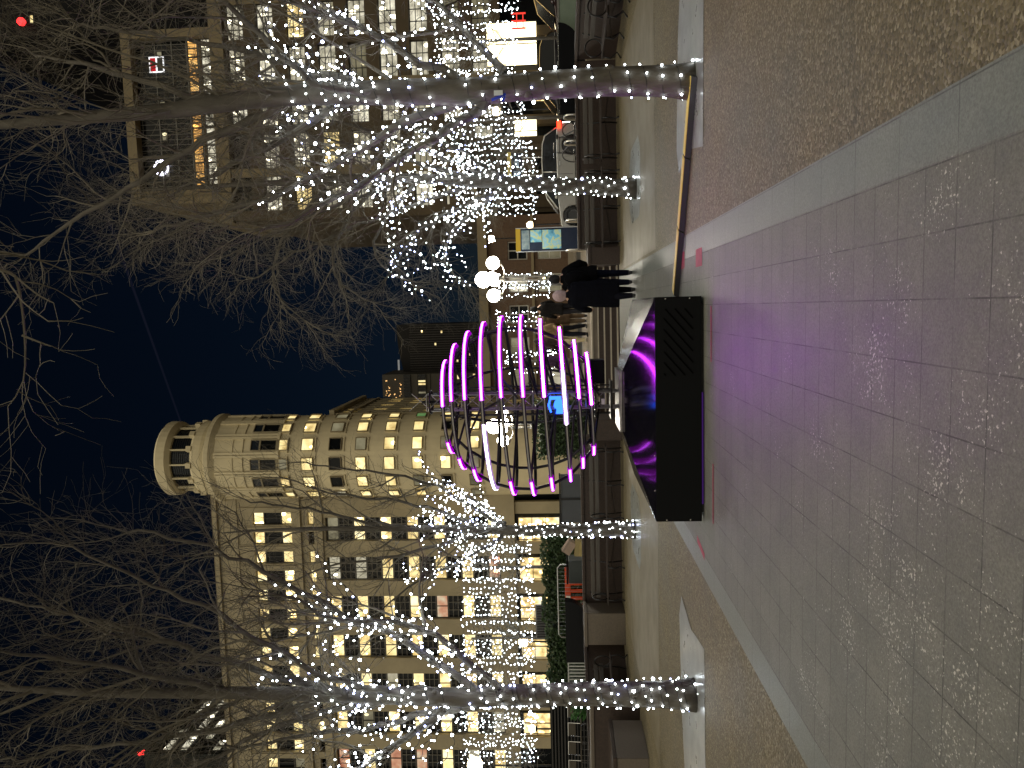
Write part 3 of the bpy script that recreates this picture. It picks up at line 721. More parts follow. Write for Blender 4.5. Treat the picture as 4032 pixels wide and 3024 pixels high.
transom_m = M('dull_transom', (.13,.12,.10), .5)
WM = {}
def win_mesh(w, h, glass, nv, nh, fm, fr=.07, d=.16):
    key = (round(w,2), round(h,2), glass.name, nv, nh, fm.name)
    if key not in WM:
        mb = MB(); mb.poly([(-w/2,0,-h/2),(w/2,0,-h/2),(w/2,0,h/2),(-w/2,0,h/2)], 0)
        for x in [-w/2+fr/2] + [-w/2 + w*k/nv for k in range(1, nv)] + [w/2-fr/2]: mb.box(x-fr/2,x+fr/2,-d,.02,-h/2,h/2,1)
        for k, z in enumerate([-h/2+fr/2] + [-h/2 + h*k/nh for k in range(1, nh)] + [h/2-fr/2]): mb.box(-w/2+fr,w/2-fr,-d+.012,.022,z-fr/2,z+fr/2,1)
        WM[key] = mb.mesh('window', [glass, fm], fix=False)
    return WM[key]
def window(parent, x, y, z, w, h, glass, nv=2, nh=2, fm=frame_dark, rz=0, name='window'):
    o = bpy.data.objects.new(name, win_mesh(w, h, glass, nv, nh, fm)); COL.objects.link(o)
    o.parent = parent
    if parent.type == 'EMPTY': o.matrix_parent_inverse = parent.matrix_basis.inverted()
    o.location = (x, y, z); o.rotation_euler = (0, 0, rz); return o
def wall_grid(mb, x0, x1, z0, z1, cols, rows, y0, y1, mi=0):
    p = x0
    for a, b in sorted(cols):
        if a > p: mb.box(p, a, y0, y1, z0, z1, mi)
        q = z0
        for c, d in sorted(rows):
            if c > q: mb.box(a, b, y0+.06, y1, q, c, mi)
            q = d
        if z1 > q: mb.box(a, b, y0+.06, y1, q, z1, mi)
        p = b
    if x1 > p: mb.box(p, x1, y0, y1, z0, z1, mi)

# --- cream office block with the round corner turret (left of the view)
rw = random.Random(21)
t = empty('office_block', (-30,90,TZ), 'cream stone office block with a round corner turret and many warm lit windows', 'building')
mb = MB()
FX0, FX1 = -62., -21.3
tc = [(-23.9-2.43*k-1.55, -23.9-2.43*k) for k in range(15)]
bays = [(-24.6-4.93*k-2.95, -24.6-4.93*k) for k in range(7)]
wall_grid(mb, FX0, FX1, 33.6, 41.2, tc, [(34.5,39.3)], 90, 90.8)
wall_grid(mb, FX0, FX1, 30.9, 33.6, tc, [(31.75,32.45)], 90, 90.8)
wall_grid(mb, FX0, FX1, 8.2, 30.9, bays, [(9,30.3)], 90, 90.8)
mb.box(FX0,FX1,89.9,90.8,41.2,43.6); mb.box(FX0,FX1,89.6,90.85,43.6,44.1); mb.box(FX0,FX1,89.75,89.99,33.3,33.75); mb.box(FX0,FX1,89.8,89.98,30.6,31.0)
mb.box(FX0,FX1,91.6,104,.7,43.4)
for k in range(15): mb.box(-23.9-2.43*k+.2, -23.9-2.43*k+.68, 89.85, 89.99, 33.8, 41.1)
mb.box(FX0,FX1,89.7,90.8,7.2,8.2)
for k in range(8): mb.box(-24.6-4.93*k+.25, -24.6-4.93*k+1.7, 90, 90.8, TZ, 7.2)
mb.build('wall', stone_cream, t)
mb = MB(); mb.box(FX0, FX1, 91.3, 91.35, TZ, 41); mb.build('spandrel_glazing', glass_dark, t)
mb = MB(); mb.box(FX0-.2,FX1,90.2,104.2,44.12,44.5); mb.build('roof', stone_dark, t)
for k, (a, b) in enumerate(tc):
    window(t, (a+b)/2, 90.56, 36.93, b-a-.02, 2.1, glass_dark, 2, 1, name='spandrel_window')
    for z, h_ in ((35.17,1.35),(38.65,1.3)):
        g = rw.choices([warm, warm2, dimr, pale], [5,6,1,.6])[0]
        window(t, (a+b)/2, 90.55, z, b-a-.02, h_, g, 1, 1)
ms = MB()
for k, (a, b) in enumerate(tc):
    if rw.random() < .7: ms.poly([(a,90.55,31.76),(b,90.55,31.76),(b,90.55,32.44),(a,90.55,32.44)])
for k, (a, b) in enumerate(bays):
    for f in range(7):
        zt = 30.2 - 3.28*f; g = rw.choices([warm, warm2, dimr, pale, redr], [6,4,1,1,.6])[0]
        if k == 0 and f == 0: g = dimr
        window(t, (a+b)/2, 90.6, zt-.72, b-a-.02, 1.42, g, 2, 1)
        window(t, (a+b)/2, 90.62, zt-2.36, b-a-.02, 1.8, glass_dark, 3, 3, transom_m, name='spandrel_window')
    if k < 6: window(t, (a+b)/2-.9, 90.6, 4.3, b-a+1.2, 5.0, shop2, 3, 3, name='shop_window')
# wing running away from the turret
mw = MB()
wy = [(91.2+2.05*k, 92.5+2.05*k) for k in range(7)]
def ywall(mb, X0, X1, y0, y1, z0, z1, cols, rows):
    p = y0
    for a, b in cols:
        mb.box(X0, X1, p, a, z0, z1); q = z0
        for c, d in rows:
            mb.box(X0, X1-.06, a, b, q, c); q = d
        mb.box(X0, X1-.06, a, b, q, z1); p = b
    mb.box(X0, X1, p, y1, z0, z1)
wrows = [(3.2+3.3*k, 4.9+3.3*k) for k in range(8)]
ywall(mw, -12.6, -11.9, 90.6, 106, TZ, 29, wy, wrows)
mw.box(-20,-12.9,92,106,TZ,28.9); mw.box(-12.8,-11.5,90.4,106.3,28.6,29.2); mw.box(-12.2,-11.75,90.5,106.1,26.6,26.9)
mw.build('wing_wall', stone_cream, t)
for a, b in wy:
    for j, (c, d) in enumerate(wrows):
        if rw.random() < .5: ms.poly([(-12.3,a,c),(-12.3,b,c),(-12.3,b,d),(-12.3,a,d)])
o = ms.build('window', warm, t, fix=False); o['kind'] = 'stuff'
mb = MB(); mb.box(-12.7,-12.65,90.7,105.9,TZ+.1,28.8); mb.build('wing_glazing', glass_dark, t)
# turret
TXC, TYC = -16.95, 90.
mb = MB()
prof = [(4.9,.67),(4.9,33.7),(5.05,33.72),(5.05,34.1),(4.9,34.12),(4.9,39.2),(4.98,39.22),(4.98,39.5),(4.9,39.52),(4.9,41.4),(5.3,42.0),(5.3,42.5),(4.7,42.6),(4.35,43.0),(4.45,43.4),(4.45,44.3),(4.25,44.6),(0,44.6)]
mb.lathe(prof, (TXC,TYC,0), 48)
tu = mb.build('turret', stone_floodlit, t)
ang = [-PI/2 + rad(25.7)*k for k in (-3,-2,-1,0,1,2,3)]
for a in [x+rad(12.85) for x in ang[:-1]] + [ang[0]-rad(12.85), ang[-1]+rad(12.85)]:
    for da in (-.035, .035):
        mb = MB(); mb.box(4.8,5.1,-.13,.13,33.75,41.4,0,Matrix.Translation((TXC,TYC,0)) @ Matrix.Rotation(a+da, 4, 'Z')); mb.build('pilaster', stone_floodlit, tu)
for a in ang:
    m4 = Matrix.Translation((TXC,TYC,0)) @ Matrix.Rotation(a, 4, 'Z')
    for z, w_ in ((38.15,.85),(32.85,.9)) + tuple((q, .85) for q in (29.6,26.3,23.5,20.2,17.0,13.7,10.5)):
        mb = MB(); mb.box(4.8,4.99,-w_,w_,z-.14,z,0,m4); mb.build('window_sill', stone_floodlit, tu)
for k, a in enumerate(ang):
    rz = a + PI/2; cx_, cy_ = TXC+4.96*math.cos(a), TYC+4.96*math.sin(a)
    window(tu, cx_, cy_, 36.55, 1.3, 1.1, glass_sky, 1, 1, stone_cream, rz); window(tu, cx_, cy_, 35.0, 1.3, 1.95, glass_dark, 1, 1, stone_cream, rz)
    window(tu, cx_, cy_, 33.3, 1.3, 1.25, [warm,warm,warm,dimr,warm,warm,warm][k], 1, 1, stone_cream, rz)
    for j, (z, h_) in enumerate(((30.45,1.4),(27.2,1.45),(24.25,1.25),(20.95,1.25),(17.75,1.2),(14.5,1.2),(11.3,1.2))):
        g = warm if j in (0,3) else rw.choices([warm2, warm, dimr, glass_dark, greenr],[3,4,1.3,1.2,.6])[0]
        if j == 1: g = [dimr, dimr, glass_dark, glass_dark, glass_dark, pale, dimr][6-k]
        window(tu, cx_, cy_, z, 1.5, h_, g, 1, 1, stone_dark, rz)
mb = MB(); mb.lathe([(3.6,44.6),(3.6,47.2)], (TXC,TYC,0), 40); mb.build('lantern_louvre', glass_sky, tu)
mb = MB()
for z in [44.9+.26*k for k in range(9)]: mb.lathe([(3.66,z),(3.72,z+.03),(3.66,z+.06)], (TXC,TYC,0), 40)
mb.build('lantern_blade', M('lantern_blade', (.06,.06,.065), .5), tu)
mb = MB()
for k in range(14):
    m4 = Matrix.Translation((TXC,TYC,0)) @ Matrix.Rotation(2*PI*k/14+.2, 4, 'Z'); mb.box(3.75,4.0,-.09,.09,44.6,47.2,0,m4); mb.box(3.9,4.55,-.3,.3,44.4,45.0,0,m4)
mb.lathe([(3.6,47.15),(4.0,47.15),(4.45,47.6),(4.5,48.6),(4.2,48.9),(0,48.95)], (TXC,TYC,0), 40)
mb.build('lantern_cap', stone_floodlit, tu, smooth=False)

# --- brown stone tower with the lit sign boxes (right of the view)
t = empty('sign_tower', (22,90,TZ), 'brown stone office tower with a dark glass top carrying a round and a square sign', 'building')
cols = [(12.3+4.85*k, 16.35+4.85*k) for k in range(6)]
rows = [(37.0-3.56*k, 39.1-3.56*k) for k in range(9)]
mb = MB(); wall_grid(mb, 11.2, 41.5, 8, 39.3, cols, rows, 90, 91.2); mb.box(11.25,41.5,92.2,131,TZ,39)
mb.box(10.9,41.5,89.6,91.2,7.4,8.0)
for k in range(7): mb.box(11.2+4.85*k, 12.3+4.85*k, 90, 91.2, TZ, 7.4)
mb.build('wall', stone_brown, t)
mb = MB(); mb.box(11.0,41.5,89.75,91.2,39.3,40.9); mb.box(13.4,15.0,90,131,40.9,51.3); mb.box(13.4,33.2,89.7,91.0,50.3,51.4); mb.box(32.3,33.2,89.75,91.0,40.9,50.3); mb.box(13.4,14.2,89.72,90,40.9,50.3); mb.box(15,33.2,94.5,131,40.9,51.2)
for k in range(5): mb.box(13.33,13.4,92+8*k,92.6+8*k,41,50.5)
for k in range(6): mb.box(12.3+4.85*k-1.0,12.3+4.85*k+.0,89.85,90,8.2,39.2) if k % 2 else None
mb.build('stone_frame', stone_tan, t)
mb = MB(); mb.box(14.2,32.3,90.9,90.95,44.2,50.3); mb.build('sign_glazing', glass_dark, t)
mb = MB(); mb.box(11.3,41.4,92.0,92.05,TZ,39.2); mb.build('back_glazing', glass_dark, t)
mb = MB()
for k in range(31): 
    x = 14.4+.6*k; mb.box(x-.025,x+.025,90.78,90.86,40.95,50.25)
for z in (44.1,42.7,45.9,47.9): mb.box(14.2,32.3,90.76,90.87,z-.05,z+.05)
mb.build('mullion', M('grey_mullion', (.16,.155,.14), .45), t)
for k in range(9):
    x = 15.2+2.01*k
    window(t, x, 90.9, 43.4, 1.96, 1.2, orange, 2, 1, name='amber_window'); window(t, x, 90.9, 41.75, 1.96, 1.25, pale2, 2, 1, name='upper_window')
for x in (17.2,21.4,24.9,30.6): window(t, x, 90.87, 47.4, 1.1, .75, dimr, 1, 1)
for i, (a, b) in enumerate(cols):
    for j, (c, d) in enumerate(rows):
        g = rw.choices([pale, pale2, dimr, redr, warm], [6,5,2,.6,.8])[0]
        if (i, j) in ((0,0),(1,0)): g = glass_dark
        window(t, (a+b)/2, 90.9, (c+d)/2, b-a-.02, d-c-.02, g, 3, 3, frame_dark)
for x0_, x1_, z0_, z1_ in ((27.2,32.0,3.2,8.9),(18.6,21.5,3.4,6.0),(13,17.2,1.2,3.4),(23.2,26.4,1.5,4.0)):
    window(t, (x0_+x1_)/2, 89.55, (z0_+z1_)/2, x1_-x0_, z1_-z0_, shop if z1_ > 5 else shop2, 2 if z1_ > 5 else 3, 1, name='shop_window')
sg = EM('sign_white', (.85,.83,1.0), 5, False)
mb = MB(); c = (17.75,90.45,47.9)
def ringseg(mb, cx_, cz_, r0_, r1_, a0, a1, y):
    n = 28
    for i in range(n):
        p0 = a0+(a1-a0)*i/n; p1 = a0+(a1-a0)*(i+1)/n
        mb.poly([(cx_+r0_*math.cos(p0),y,cz_+r0_*math.sin(p0)),(cx_+r1_*math.cos(p0),y,cz_+r1_*math.sin(p0)),(cx_+r1_*math.cos(p1),y,cz_+r1_*math.sin(p1)),(cx_+r0_*math.cos(p1),y,cz_+r0_*math.sin(p1))])
ringseg(mb, 17.75, 47.9, .68, .93, rad(-20), rad(215), 90.44)
ringseg(mb, 17.75, 47.9, .70, .93, rad(225), rad(330), 90.44)
mb.poly([(17.0,90.43,47.75),(18.45,90.43,47.62),(18.5,90.43,47.95),(17.9,90.43,48.18),(17.2,90.43,48.12)]); mb.poly([(17.95,90.432,47.55),(18.6,90.432,47.4),(18.62,90.432,47.6),(18.0,90.432,47.75)])
mb.build('round_sign', sg, t, fix=False)
mb = MB(); mb.box(28.6,30.4,90.4,90.44,46.7,48.5,1); mb.poly([(28.75,90.39,47.7),(30.25,90.39,47.7),(30.25,90.39,48.35),(28.75,90.39,48.35)],2); mb.poly([(28.75,90.39,46.85),(30.25,90.39,46.85),(30.25,90.39,47.5),(28.75,90.39,47.5)],0); mb.poly([(28.95,90.388,47.5),(29.8,90.388,47.5),(29.8,90.388,47.68),(28.95,90.388,47.68)],1)
mb.build('square_sign', [M('sign_black', (.005,.005,.005), .4), EM('sign_border', (1,1,1), 1.3, False), EM('sign_red', (.75,.02,.03), .7, False)], t, fix=False)

mb = MB()
for a, b in (((31.2,4.4),(31.2,6.0)),((32.0,4.4),(32.0,6.0)),((32.8,4.4),(32.8,6.0)),((31.2,5.4),(32.8,5.4)),((31.2,4.7),(32.8,4.7))): mb.bar((a[0],89.3,a[1]),(b[0],89.3,b[1]),.16,.1)
mb.build('red_sign', EM('red_neon', (1,.06,.04), 1.2, False), t)
# --- dark towers farther off
t = empty('glass_tower', (-14,250,TZ), 'far dark glass tower with a curved crown, behind the ring sphere', 'building')
mb = MB(); mb.box(-19.4,-4,250,275,TZ,30); pr = [(-19.4,30),(-4,30)] + [(-4-15.4*k/16, 51.5+2.6*math.sin(PI*(.5+.5*k/16))+ .9*k/16) for k in range(17)]
mb.prism(pr, 250, 275, 'y'); mb.build('wall', M('far_dark_curtain_wall', (.010,.010,.011), .5, col2=(.016,.014,.013), scale=.2, spec=.08), t)
mb = MB()
for k in range(20): mb.box(-19.2+.78*k,-19.05+.78*k,249.7,249.98,TZ,50)
mb.build('fin', M('far_fin', (.035,.028,.022), .6), t)
for k in range(7): window(t, rw.uniform(-18,-6), 249.6, rw.uniform(20,46), .9, .7, warm, 1, 1)
mb = MB(); mb.box(-18.9,-15.5,249.4,249.9,53.6,54.1); mb.build('crown_strip', EM('crown_strip', (.8,.8,.75), .25, False), t)
t = empty('stepped_tower', (-24,240,TZ), 'far dark stepped tower with an amber lit crown beside the glass tower', 'building')
dk = M('far_dark_stone', (.04,.033,.022), .8, col2=(.03,.025,.018), scale=.2)
mb = MB(); mb.box(-28.6,-19.5,240,262,TZ,54.5); mb.box(-26.8,-19.6,241,260,54.5,57.5)
for z in range(10, 54, 4): mb.box(-28.7,-19.5,239.8,240,z,z+.4)
mb.build('wall', dk, t)
for k in range(9): 
    window(t, -27.2+.9*k, 239.7, 44.6, .7, 2.4, warm if k in (5,6) else dimr if k == 2 else glass_dark, 1, 1); window(t, -27.2+.9*k, 239.7, 49.4, .7, 2.2, glass_dark, 1, 1)
    if k % 3 == 0: window(t, -21.0+.1*k, 239.6, 38-5*k/3, 1.4, .8, warm, 1, 1)
mb = MB()
for k in range(26): mb.sphere((rw.uniform(-27.5,-21), 239.3, rw.choice([55,53.2,56,51.5])+rw.uniform(-.3,.3)), rw.uniform(.1,.24), 6, 4)
mb.build('crown_lamp', EM('crown_amber', (1,.55,.2), 1.6, False), t, fix=False)
t = empty('tall_tower', (70,150,TZ), 'tall dark office tower with slanting rows of greenish lit floors behind the sign tower', 'building')
mb = MB(); mb.box(55,95,150,230,TZ,118); mb.build('wall', M('far_black_wall', (.008,.008,.009), .6, spec=.05), t)
lg = EM('floor_strip', (.75,.85,.42), .75, False)
for z in (60.2,63.6,67.0,70.4):
    for k in range(9):
        if rw.random() < .82:
            y = 151+5.4*k; mb = MB(); mb.box(54.86,54.98,y,y+4.2,z,z+1.2); mb.build('lit_window', lg, t)
for k in range(16): window(t, 55+rw.uniform(2,38), 149.8, rw.uniform(66,108), 1.6, .8, warm if k % 2 else dimr, 1, 1)
mb = MB(); mb.sphere((58,149.5,104), .8, 10, 6); mb.build('warning_lamp', EM('aviation_red', (1,.03,.03), 4, False), t)
t = empty('far_glass_block', (-75,125,TZ), 'glass office block with slanting lit floors rising behind the cream block', 'building')
mb = MB(); mb.box(-110,-66,108,160,TZ,66); mb.build('wall', M('far_green_glass', (.010,.012,.011), .4, spec=.08), t)
for z in (52,54.6,57.2,59.8,62.4):
    for k in range(9):
        if rw.random() < .75: y = 109+3.1*k; mb = MB(); mb.box(-65.98,-65.85,y,y+2.5,z,z+1.0); mb.build('lit_window', pale2, t)
mb = MB(); mb.sphere((-66.4,109,67), .55, 8, 6); mb.build('warning_lamp', EM('aviation_red_far', (1,.03,.03), 5, False), t)
# low brick building across the road
brick = M('dim_brick', (.105,.062,.035), .85, col2=(.07,.042,.026), scale=6, bump=.2, bscale=30)
t = empty('brick_building', (0,60,TZ), 'low brown brick building with a pale cornice across the road behind the ring sphere', 'building')
bc = [(-6.0,-4.6),(-3.6,-2.2),(-1.1,.3),(1.3,2.7),(3.8,5.2)]
mb = MB(); wall_grid(mb, -7, 7.2, TZ, 6.9, bc, [(1.2,3.0),(3.8,5.3)], 60, 60.6); mb.box(-7,7.2,61.2,74,TZ,6.8); mb.build('wall', brick, t)
mb = MB(); mb.box(-7.2,7.4,59.7,60.7,6.9,7.6); mb.box(-7,7.2,59.85,59.99,3.3,3.5); mb.build('cornice', stone_tan, t)
mb = MB(); mb.box(-6.9,7.1,61.0,61.05,TZ,6.7); mb.build('back_glazing', glass_dark, t)
for k, (a, b) in enumerate(bc):
    for z, h_ in ((2.1,1.78),(4.55,1.48)):
        window(t, (a+b)/2, 60.35, z, b-a-.02, h_, [pale, dimr, glass_dark, dimr, warm, glass_dark, dimr, pale2, dimr, glass_dark][(k*2+(z>3)) % 10], 2, 2, frame_pale)
t = empty('stone_entrance', (11,62,TZ), 'tan stone entrance front with a slanting canopy under the sign tower', 'building')
mb = MB(); mb.box(7.6,13.5,62,74,TZ,9.5); mb.box(7.4,13.7,61.6,61.99,9.0,9.9)
for x in (8.2,10.4,12.6): mb.box(x-.25,x+.25,61.7,61.99,TZ,9.0)
mb.build('wall', stone_brown, t)
mb = MB(); mb.prism([(7.2,6.4),(13.2,9.8),(13.2,10.2),(7.0,6.8)], 58.5, 61.6, 'y'); mb.build('canopy', stone_tan, t)
mb = MB(); mb.box(9.0,9.8,61.9,61.98,TZ,3.0); mb.box(10.9,11.9,61.9,61.98,TZ,3.0); mb.build('door', glass_dark, t)
# faint searchlight over the turret
mb = MB(); mb.tube([(-12.7,88,46.3),(14.5,88,54.2)], [.12,.2], 10)
m, nt2, b2, out2 = nodes('beam_air'); nt2.nodes.remove(b2)
pv = N(nt2, 'ShaderNodeVolumePrincipled'); pv.inputs['Density'].default_value = 0; pv.inputs['Emission Strength'].default_value = .02; pv.inputs['Emission Color'].default_value = (.75,.6,1,1)
nt2.links.new(pv.outputs[0], out2.inputs['Volume'])
tag(mb.build('light_beam', m), 'faint violet light beam slanting up from the turret lantern into the night sky', 'light beam', None, 'stuff')
# ------------------------------------------------------------------ walls, benches, planters
def wall(label, pts, z1, cap=.07, mat=None, thick=.42):
    t = empty('planter_wall', (pts[0][0], pts[0][1], 0), label, 'wall')
    mb = MB(); mc = MB()
    for a, b in zip(pts[:-1], pts[1:]):
        a = Vector((*a,0)); b = Vector((*b,0)); d = (b-a).normalized(); n = Vector((-d.y,d.x,0)); L = (b-a).length
        m4 = Matrix(((d.x,n.x,0,a.x),(d.y,n.y,0,a.y),(0,0,1,0),(0,0,0,1)))
        mb.box(0, L, .03, thick, 0, z1-cap, 0, m4)
        k = max(1, round(L/1.1))
        for i in range(k): mc.box(L*i/k+.004, L*(i+1)/k-.004, -.02, thick+.04, z1-cap+.002, z1, 0, m4)
    mb.build('wall_face', mat or granite, t); mc.build('coping', granite, t, bevel=.006); return t
wall('brown granite wall behind the benches on the silver car side of the steps', [(1.5,20.2),(6.2,20.2),(6.9,16.0),(7.4,9)], 1.02)
wall('brown granite wall behind the benches on the orange barrier side of the steps', [(-10.6,17.0),(-8.75,20.2),(-3.4,20.2)], 1.06)
def block(label, name, cat, x0, x1, y0, y1, z0, z1, mat, capmat=None, bev=.01):
    t = empty(name, ((x0+x1)/2,(y0+y1)/2,z0), label, cat)
    mb = MB(); mb.box(x0,x1,y0,y1,z0,z1-.08); mb.build('body', mat, t, bevel=bev)
    mb = MB(); mb.box(x0-.03,x1+.03,y0-.03,y1+.03,z1-.078,z1); mb.build('cap', capmat or mat, t, bevel=.008)
block('short granite pier closing the steps beside the benches, behind the ring sphere', 'pier', 'pier', -3.4,-2.86,19.5,20.6,0,.76, granite)
block('granite pier at the lamp post end of the steps', 'pier', 'pier', 1.06,1.5,19.6,20.6,0,.8, granite)
block('tall pale granite pier where the bench wall turns', 'pier', 'pier', -8.75,-7.9,19.35,20.1,0,1.06, granite_pale)
t = empty('planter', (-9.6,14.7,0), 'low tan granite planter block beside the thickly wrapped tree', 'planter')
mb = MB(); mb.box(-10.6,-8.7,14.2,15.6,0,.62); mb.build('body', granite_pale, t, bevel=.015)
mb = MB(); mb.box(-10.62,-8.68,14.18,15.62,.623,.70); mb.build('cap', granite, t, bevel=.01)
t = empty('planter', (-9.9,16.6,0), 'dark recessed granite planter box behind the tan planter block', 'planter')
mb = MB(); mb.box(-11.4,-8.4,15.9,16.6,0,.98); mb.build('body', granite, t, bevel=.012)
mb = MB(); mb.box(-11.42,-8.38,15.88,16.62,.983,1.06); mb.build('cap', granite_pale, t, bevel=.01)
# benches
def make_bench(L=1.95):
    r = empty('bench', (0,0,0))
    for z, y in ((.80,.33),(.66,.29)):
        mb = MB(); mb.box(-L/2,L/2,y,y+.03,z-.05,z+.05); mb.build('backrest_slat', wood_grey, r, bevel=.006)
    for k in range(4):
        mb = MB(); mb.box(-L/2,L/2,-.2+.115*k,-.2+.115*k+.095,.42,.455); mb.build('seat_slat', wood_dark, r, bevel=.006)
    for x in (-L/2+.12, 0, L/2-.12):
        mb = MB()
        mb.tube([(x,.38,.88),(x,.30,.6),(x,.24,.43),(x,.27,.2),(x,.36,.02)], .02, 6); mb.tube([(x,.24,.41),(x,-.2,.41)], .018, 6)
        mb.tube([(x,-.2,.41),(x,-.24,.25),(x,-.1,.1),(x,-.24,.02)], .02, 6)
        mb.build('leg', black_steel, r, smooth=True)
    for x in (-L/2+.12, L/2-.12):
        mb = MB(); mb.tube([(x,.02+.21*math.cos(a),.43+.2+.2*math.sin(a)) for a in [2*PI*i/20 for i in range(20)]], .017, 6, closed=True); mb.build('armrest', black_steel, r, smooth=True)
    mb = MB(); mb.tube([(-L/2+.12,.2,.2),(0,.16,.32),(L/2-.12,.2,.2)], .014, 6); mb.build('brace', wood_dark, r)
    return r
bp = make_bench()
spots = [(2.45,19.45,0,'slatted bench below the info totem, nearer the steps of the pair on the car side'),(4.55,19.45,0,'slatted bench behind the lit trunk before the silver car'),
         (6.05,17.6,-1.40,'slatted bench with loop arms set sideways at the black curved wall, nearer the far wall'),(6.4,15.3,-1.40,'slatted bench with loop arms set sideways, nearer the camera on the car side'),
         (-4.5,19.45,0,'slatted bench beside the steps, behind the ring sphere'),(-6.65,19.45,0,'slatted bench between the evenly lit trunk and the pale pier'),
         (-9.35,18.1,1.05,'slatted bench with loop arms set at a slant beside the pale pier')]
for i, (x, y, rz, lab) in enumerate(spots):
    o = bp if i == 0 else copy_tree(bp)
    o.location = (x, y, 0); o.rotation_euler.z = rz
    tag(o, lab, 'bench', 'slatted benches along the plaza walls')
# black curved ramp walls on the terrace
def curved_wall(label, x0, x1, y, zt, flip):
    n = 14; P = [(1.15*(1-math.cos(PI/2*i/n)), zt-(zt-TZ)*math.sin(PI/2*i/n)) for i in range(n+1)][::-1]
    P += [(abs(x1-x0), zt), (abs(x1-x0), TZ)]
    P = [(x0 + (p if x1 > x0 else -p), z) for p, z in P]
    mb = MB(); mb.prism(P, y, y+.3, 'y'); tag(mb.build('ramp_wall', granite_black), label, 'wall')
curved_wall('black polished granite wall with a curved end before the dark parked cars', 7.9, 5.4, 22.3, 1.40, 1)
curved_wall('black polished granite wall with a curved end before the orange barrier', -8.45, -10.3, 21.6, 1.54, 1)
t = empty('balustrade', (8.4,22.6,TZ), 'pale greenish glass balustrade panel beside the black curved wall', 'balustrade')
mb = MB(); mb.box(7.2,9.6,22.75,22.78,TZ,1.36); mb.build('pane', M('greenish_glass', (.17,.22,.18), .2, col2=(.12,.16,.13), scale=1.5), t)
mb = MB(); mb.box(6.9,9.6,22.73,22.8,1.36,1.42); mb.build('rail', steel, t)
# hoarding, cabinets, barriers, boxes
mb = MB()
t = empty('site_hoarding', (-5.6,22.4,TZ), 'plain blue grey site hoarding on the terrace beyond the evenly lit trunk', 'hoarding')
mb.box(-6.35,-4.9,22.4,22.5,TZ,1.6); mb.build('panel', M('hoarding_grey', (.06,.068,.08), .6, col2=(.05,.056,.066), scale=2), t)
mb = MB(); mb.box(-6.37,-4.88,22.37,22.53,1.602,1.65); mb.box(-5.66,-5.6,22.37,22.4,TZ,1.6); mb.build('trim', black_steel, t)
t = empty('bin', (-7.9,22.6,TZ), 'dark green grey bin with a tilted card box on it beside the hedge', 'bin')
mb = MB(); mb.box(-8.25,-7.55,22.5,23.1,TZ,1.42); mb.build('body', M('bin_grey', (.02,.028,.03), .5), t, bevel=.03)
mb = MB(); mb.box(-8.27,-7.53,22.48,23.12,1.43,1.48); mb.build('lid', black_matt, t, bevel=.012)
def carton(label, m4, col):
    t = empty('carton', tuple(m4.translation), label, 'carton')
    mb = MB(); mb.box(-.2,.2,-.15,.15,0,.26,0,m4); mb.build('body', M('card', col, .85, col2=tuple(c*.8 for c in col), scale=8), t)
    mb = MB(); mb.box(-.205,.205,-.025,.025,.262,.266,0,m4); mb.box(-.205,.205,-.152,-.1505,.2,.262,0,m4); mb.build('flap', M('card_tape', tuple(c*.7 for c in col), .5), t)
carton('pinkish card box tilted on its corner above the yellowish one', Matrix.Translation((-7.15,22.4,1.28)) @ Matrix.Rotation(.6,4,'Y'), (.33,.25,.2))
carton('yellowish card box lying on the terrace below the pinkish one', Matrix.Translation((-7.12,22.3,TZ)) @ Matrix.Rotation(.1,4,'Y') @ Matrix.Diagonal((1.1,1,2.1,1)), (.38,.30,.12))
org = M('orange_barrier_plastic', (.62,.07,.015), .5, col2=(.5,.05,.012), scale=5)
t = empty('traffic_barrier', (-9.0,23.2,TZ), 'orange plastic barrier with slots and a white reflector, behind the wire crowd barrier', 'barrier')
mb = MB(); mb.box(-10.0,-8.0,23.2,23.28,TZ+.68,TZ+.86); mb.box(-10.0,-8.0,23.2,23.28,TZ+.05,TZ+.14)
for k in range(9): mb.box(-9.98+.235*k,-9.88+.235*k,23.2,23.28,TZ+.14,TZ+.68)
mb.build('panel', org, t, bevel=.015)
mb = MB(); mb.box(-9.15,-8.9,23.185,23.199,TZ+.7,TZ+.84); mb.build('reflector', M('reflector_white', (.75,.75,.72), .4), t)
for x in (-9.8,-8.2):
    mb = MB(); mb.box(x-.05,x+.05,22.95,23.5,TZ,TZ+.05); mb.build('foot', rubber, t)
galv = M('galvanised', (.38,.4,.4), .4, metal=.8)
t = empty('crowd_barrier', (-8.9,22.9,TZ), 'galvanised wire crowd barrier in front of the orange barrier', 'barrier')
mb = MB(); mb.tube([(-10.1,22.9,TZ+.1),(-10.1,22.9,TZ+1.0),(-10.0,22.9,TZ+1.08),(-7.9,22.9,TZ+1.08),(-7.8,22.9,TZ+1.0),(-7.8,22.9,TZ+.1)], .02, 8); mb.tube([(-10.1,22.9,TZ+.2),(-7.8,22.9,TZ+.2)], .016, 6); mb.build('frame', galv, t, smooth=True)
mb = MB()
for k in range(18): mb.tube([(-9.98+.122*k,22.9,TZ+.2),(-9.98+.122*k,22.9,TZ+1.08)], .007, 5)
mb.build('bar', galv, t)
t = empty('slat_fence', (-10.8,22.5,TZ), 'grey steel slat fence on the terrace beside the black curved wall', 'fence')
mb = MB()
for k in range(16): mb.box(-11.6+.105*k,-11.56+.105*k,22.5,22.56,TZ,1.46)
mb.build('slat_panel', galv, t); mb = MB(); mb.box(-11.65,-9.95,22.48,22.58,1.462,1.5); mb.build('rail', galv, t)
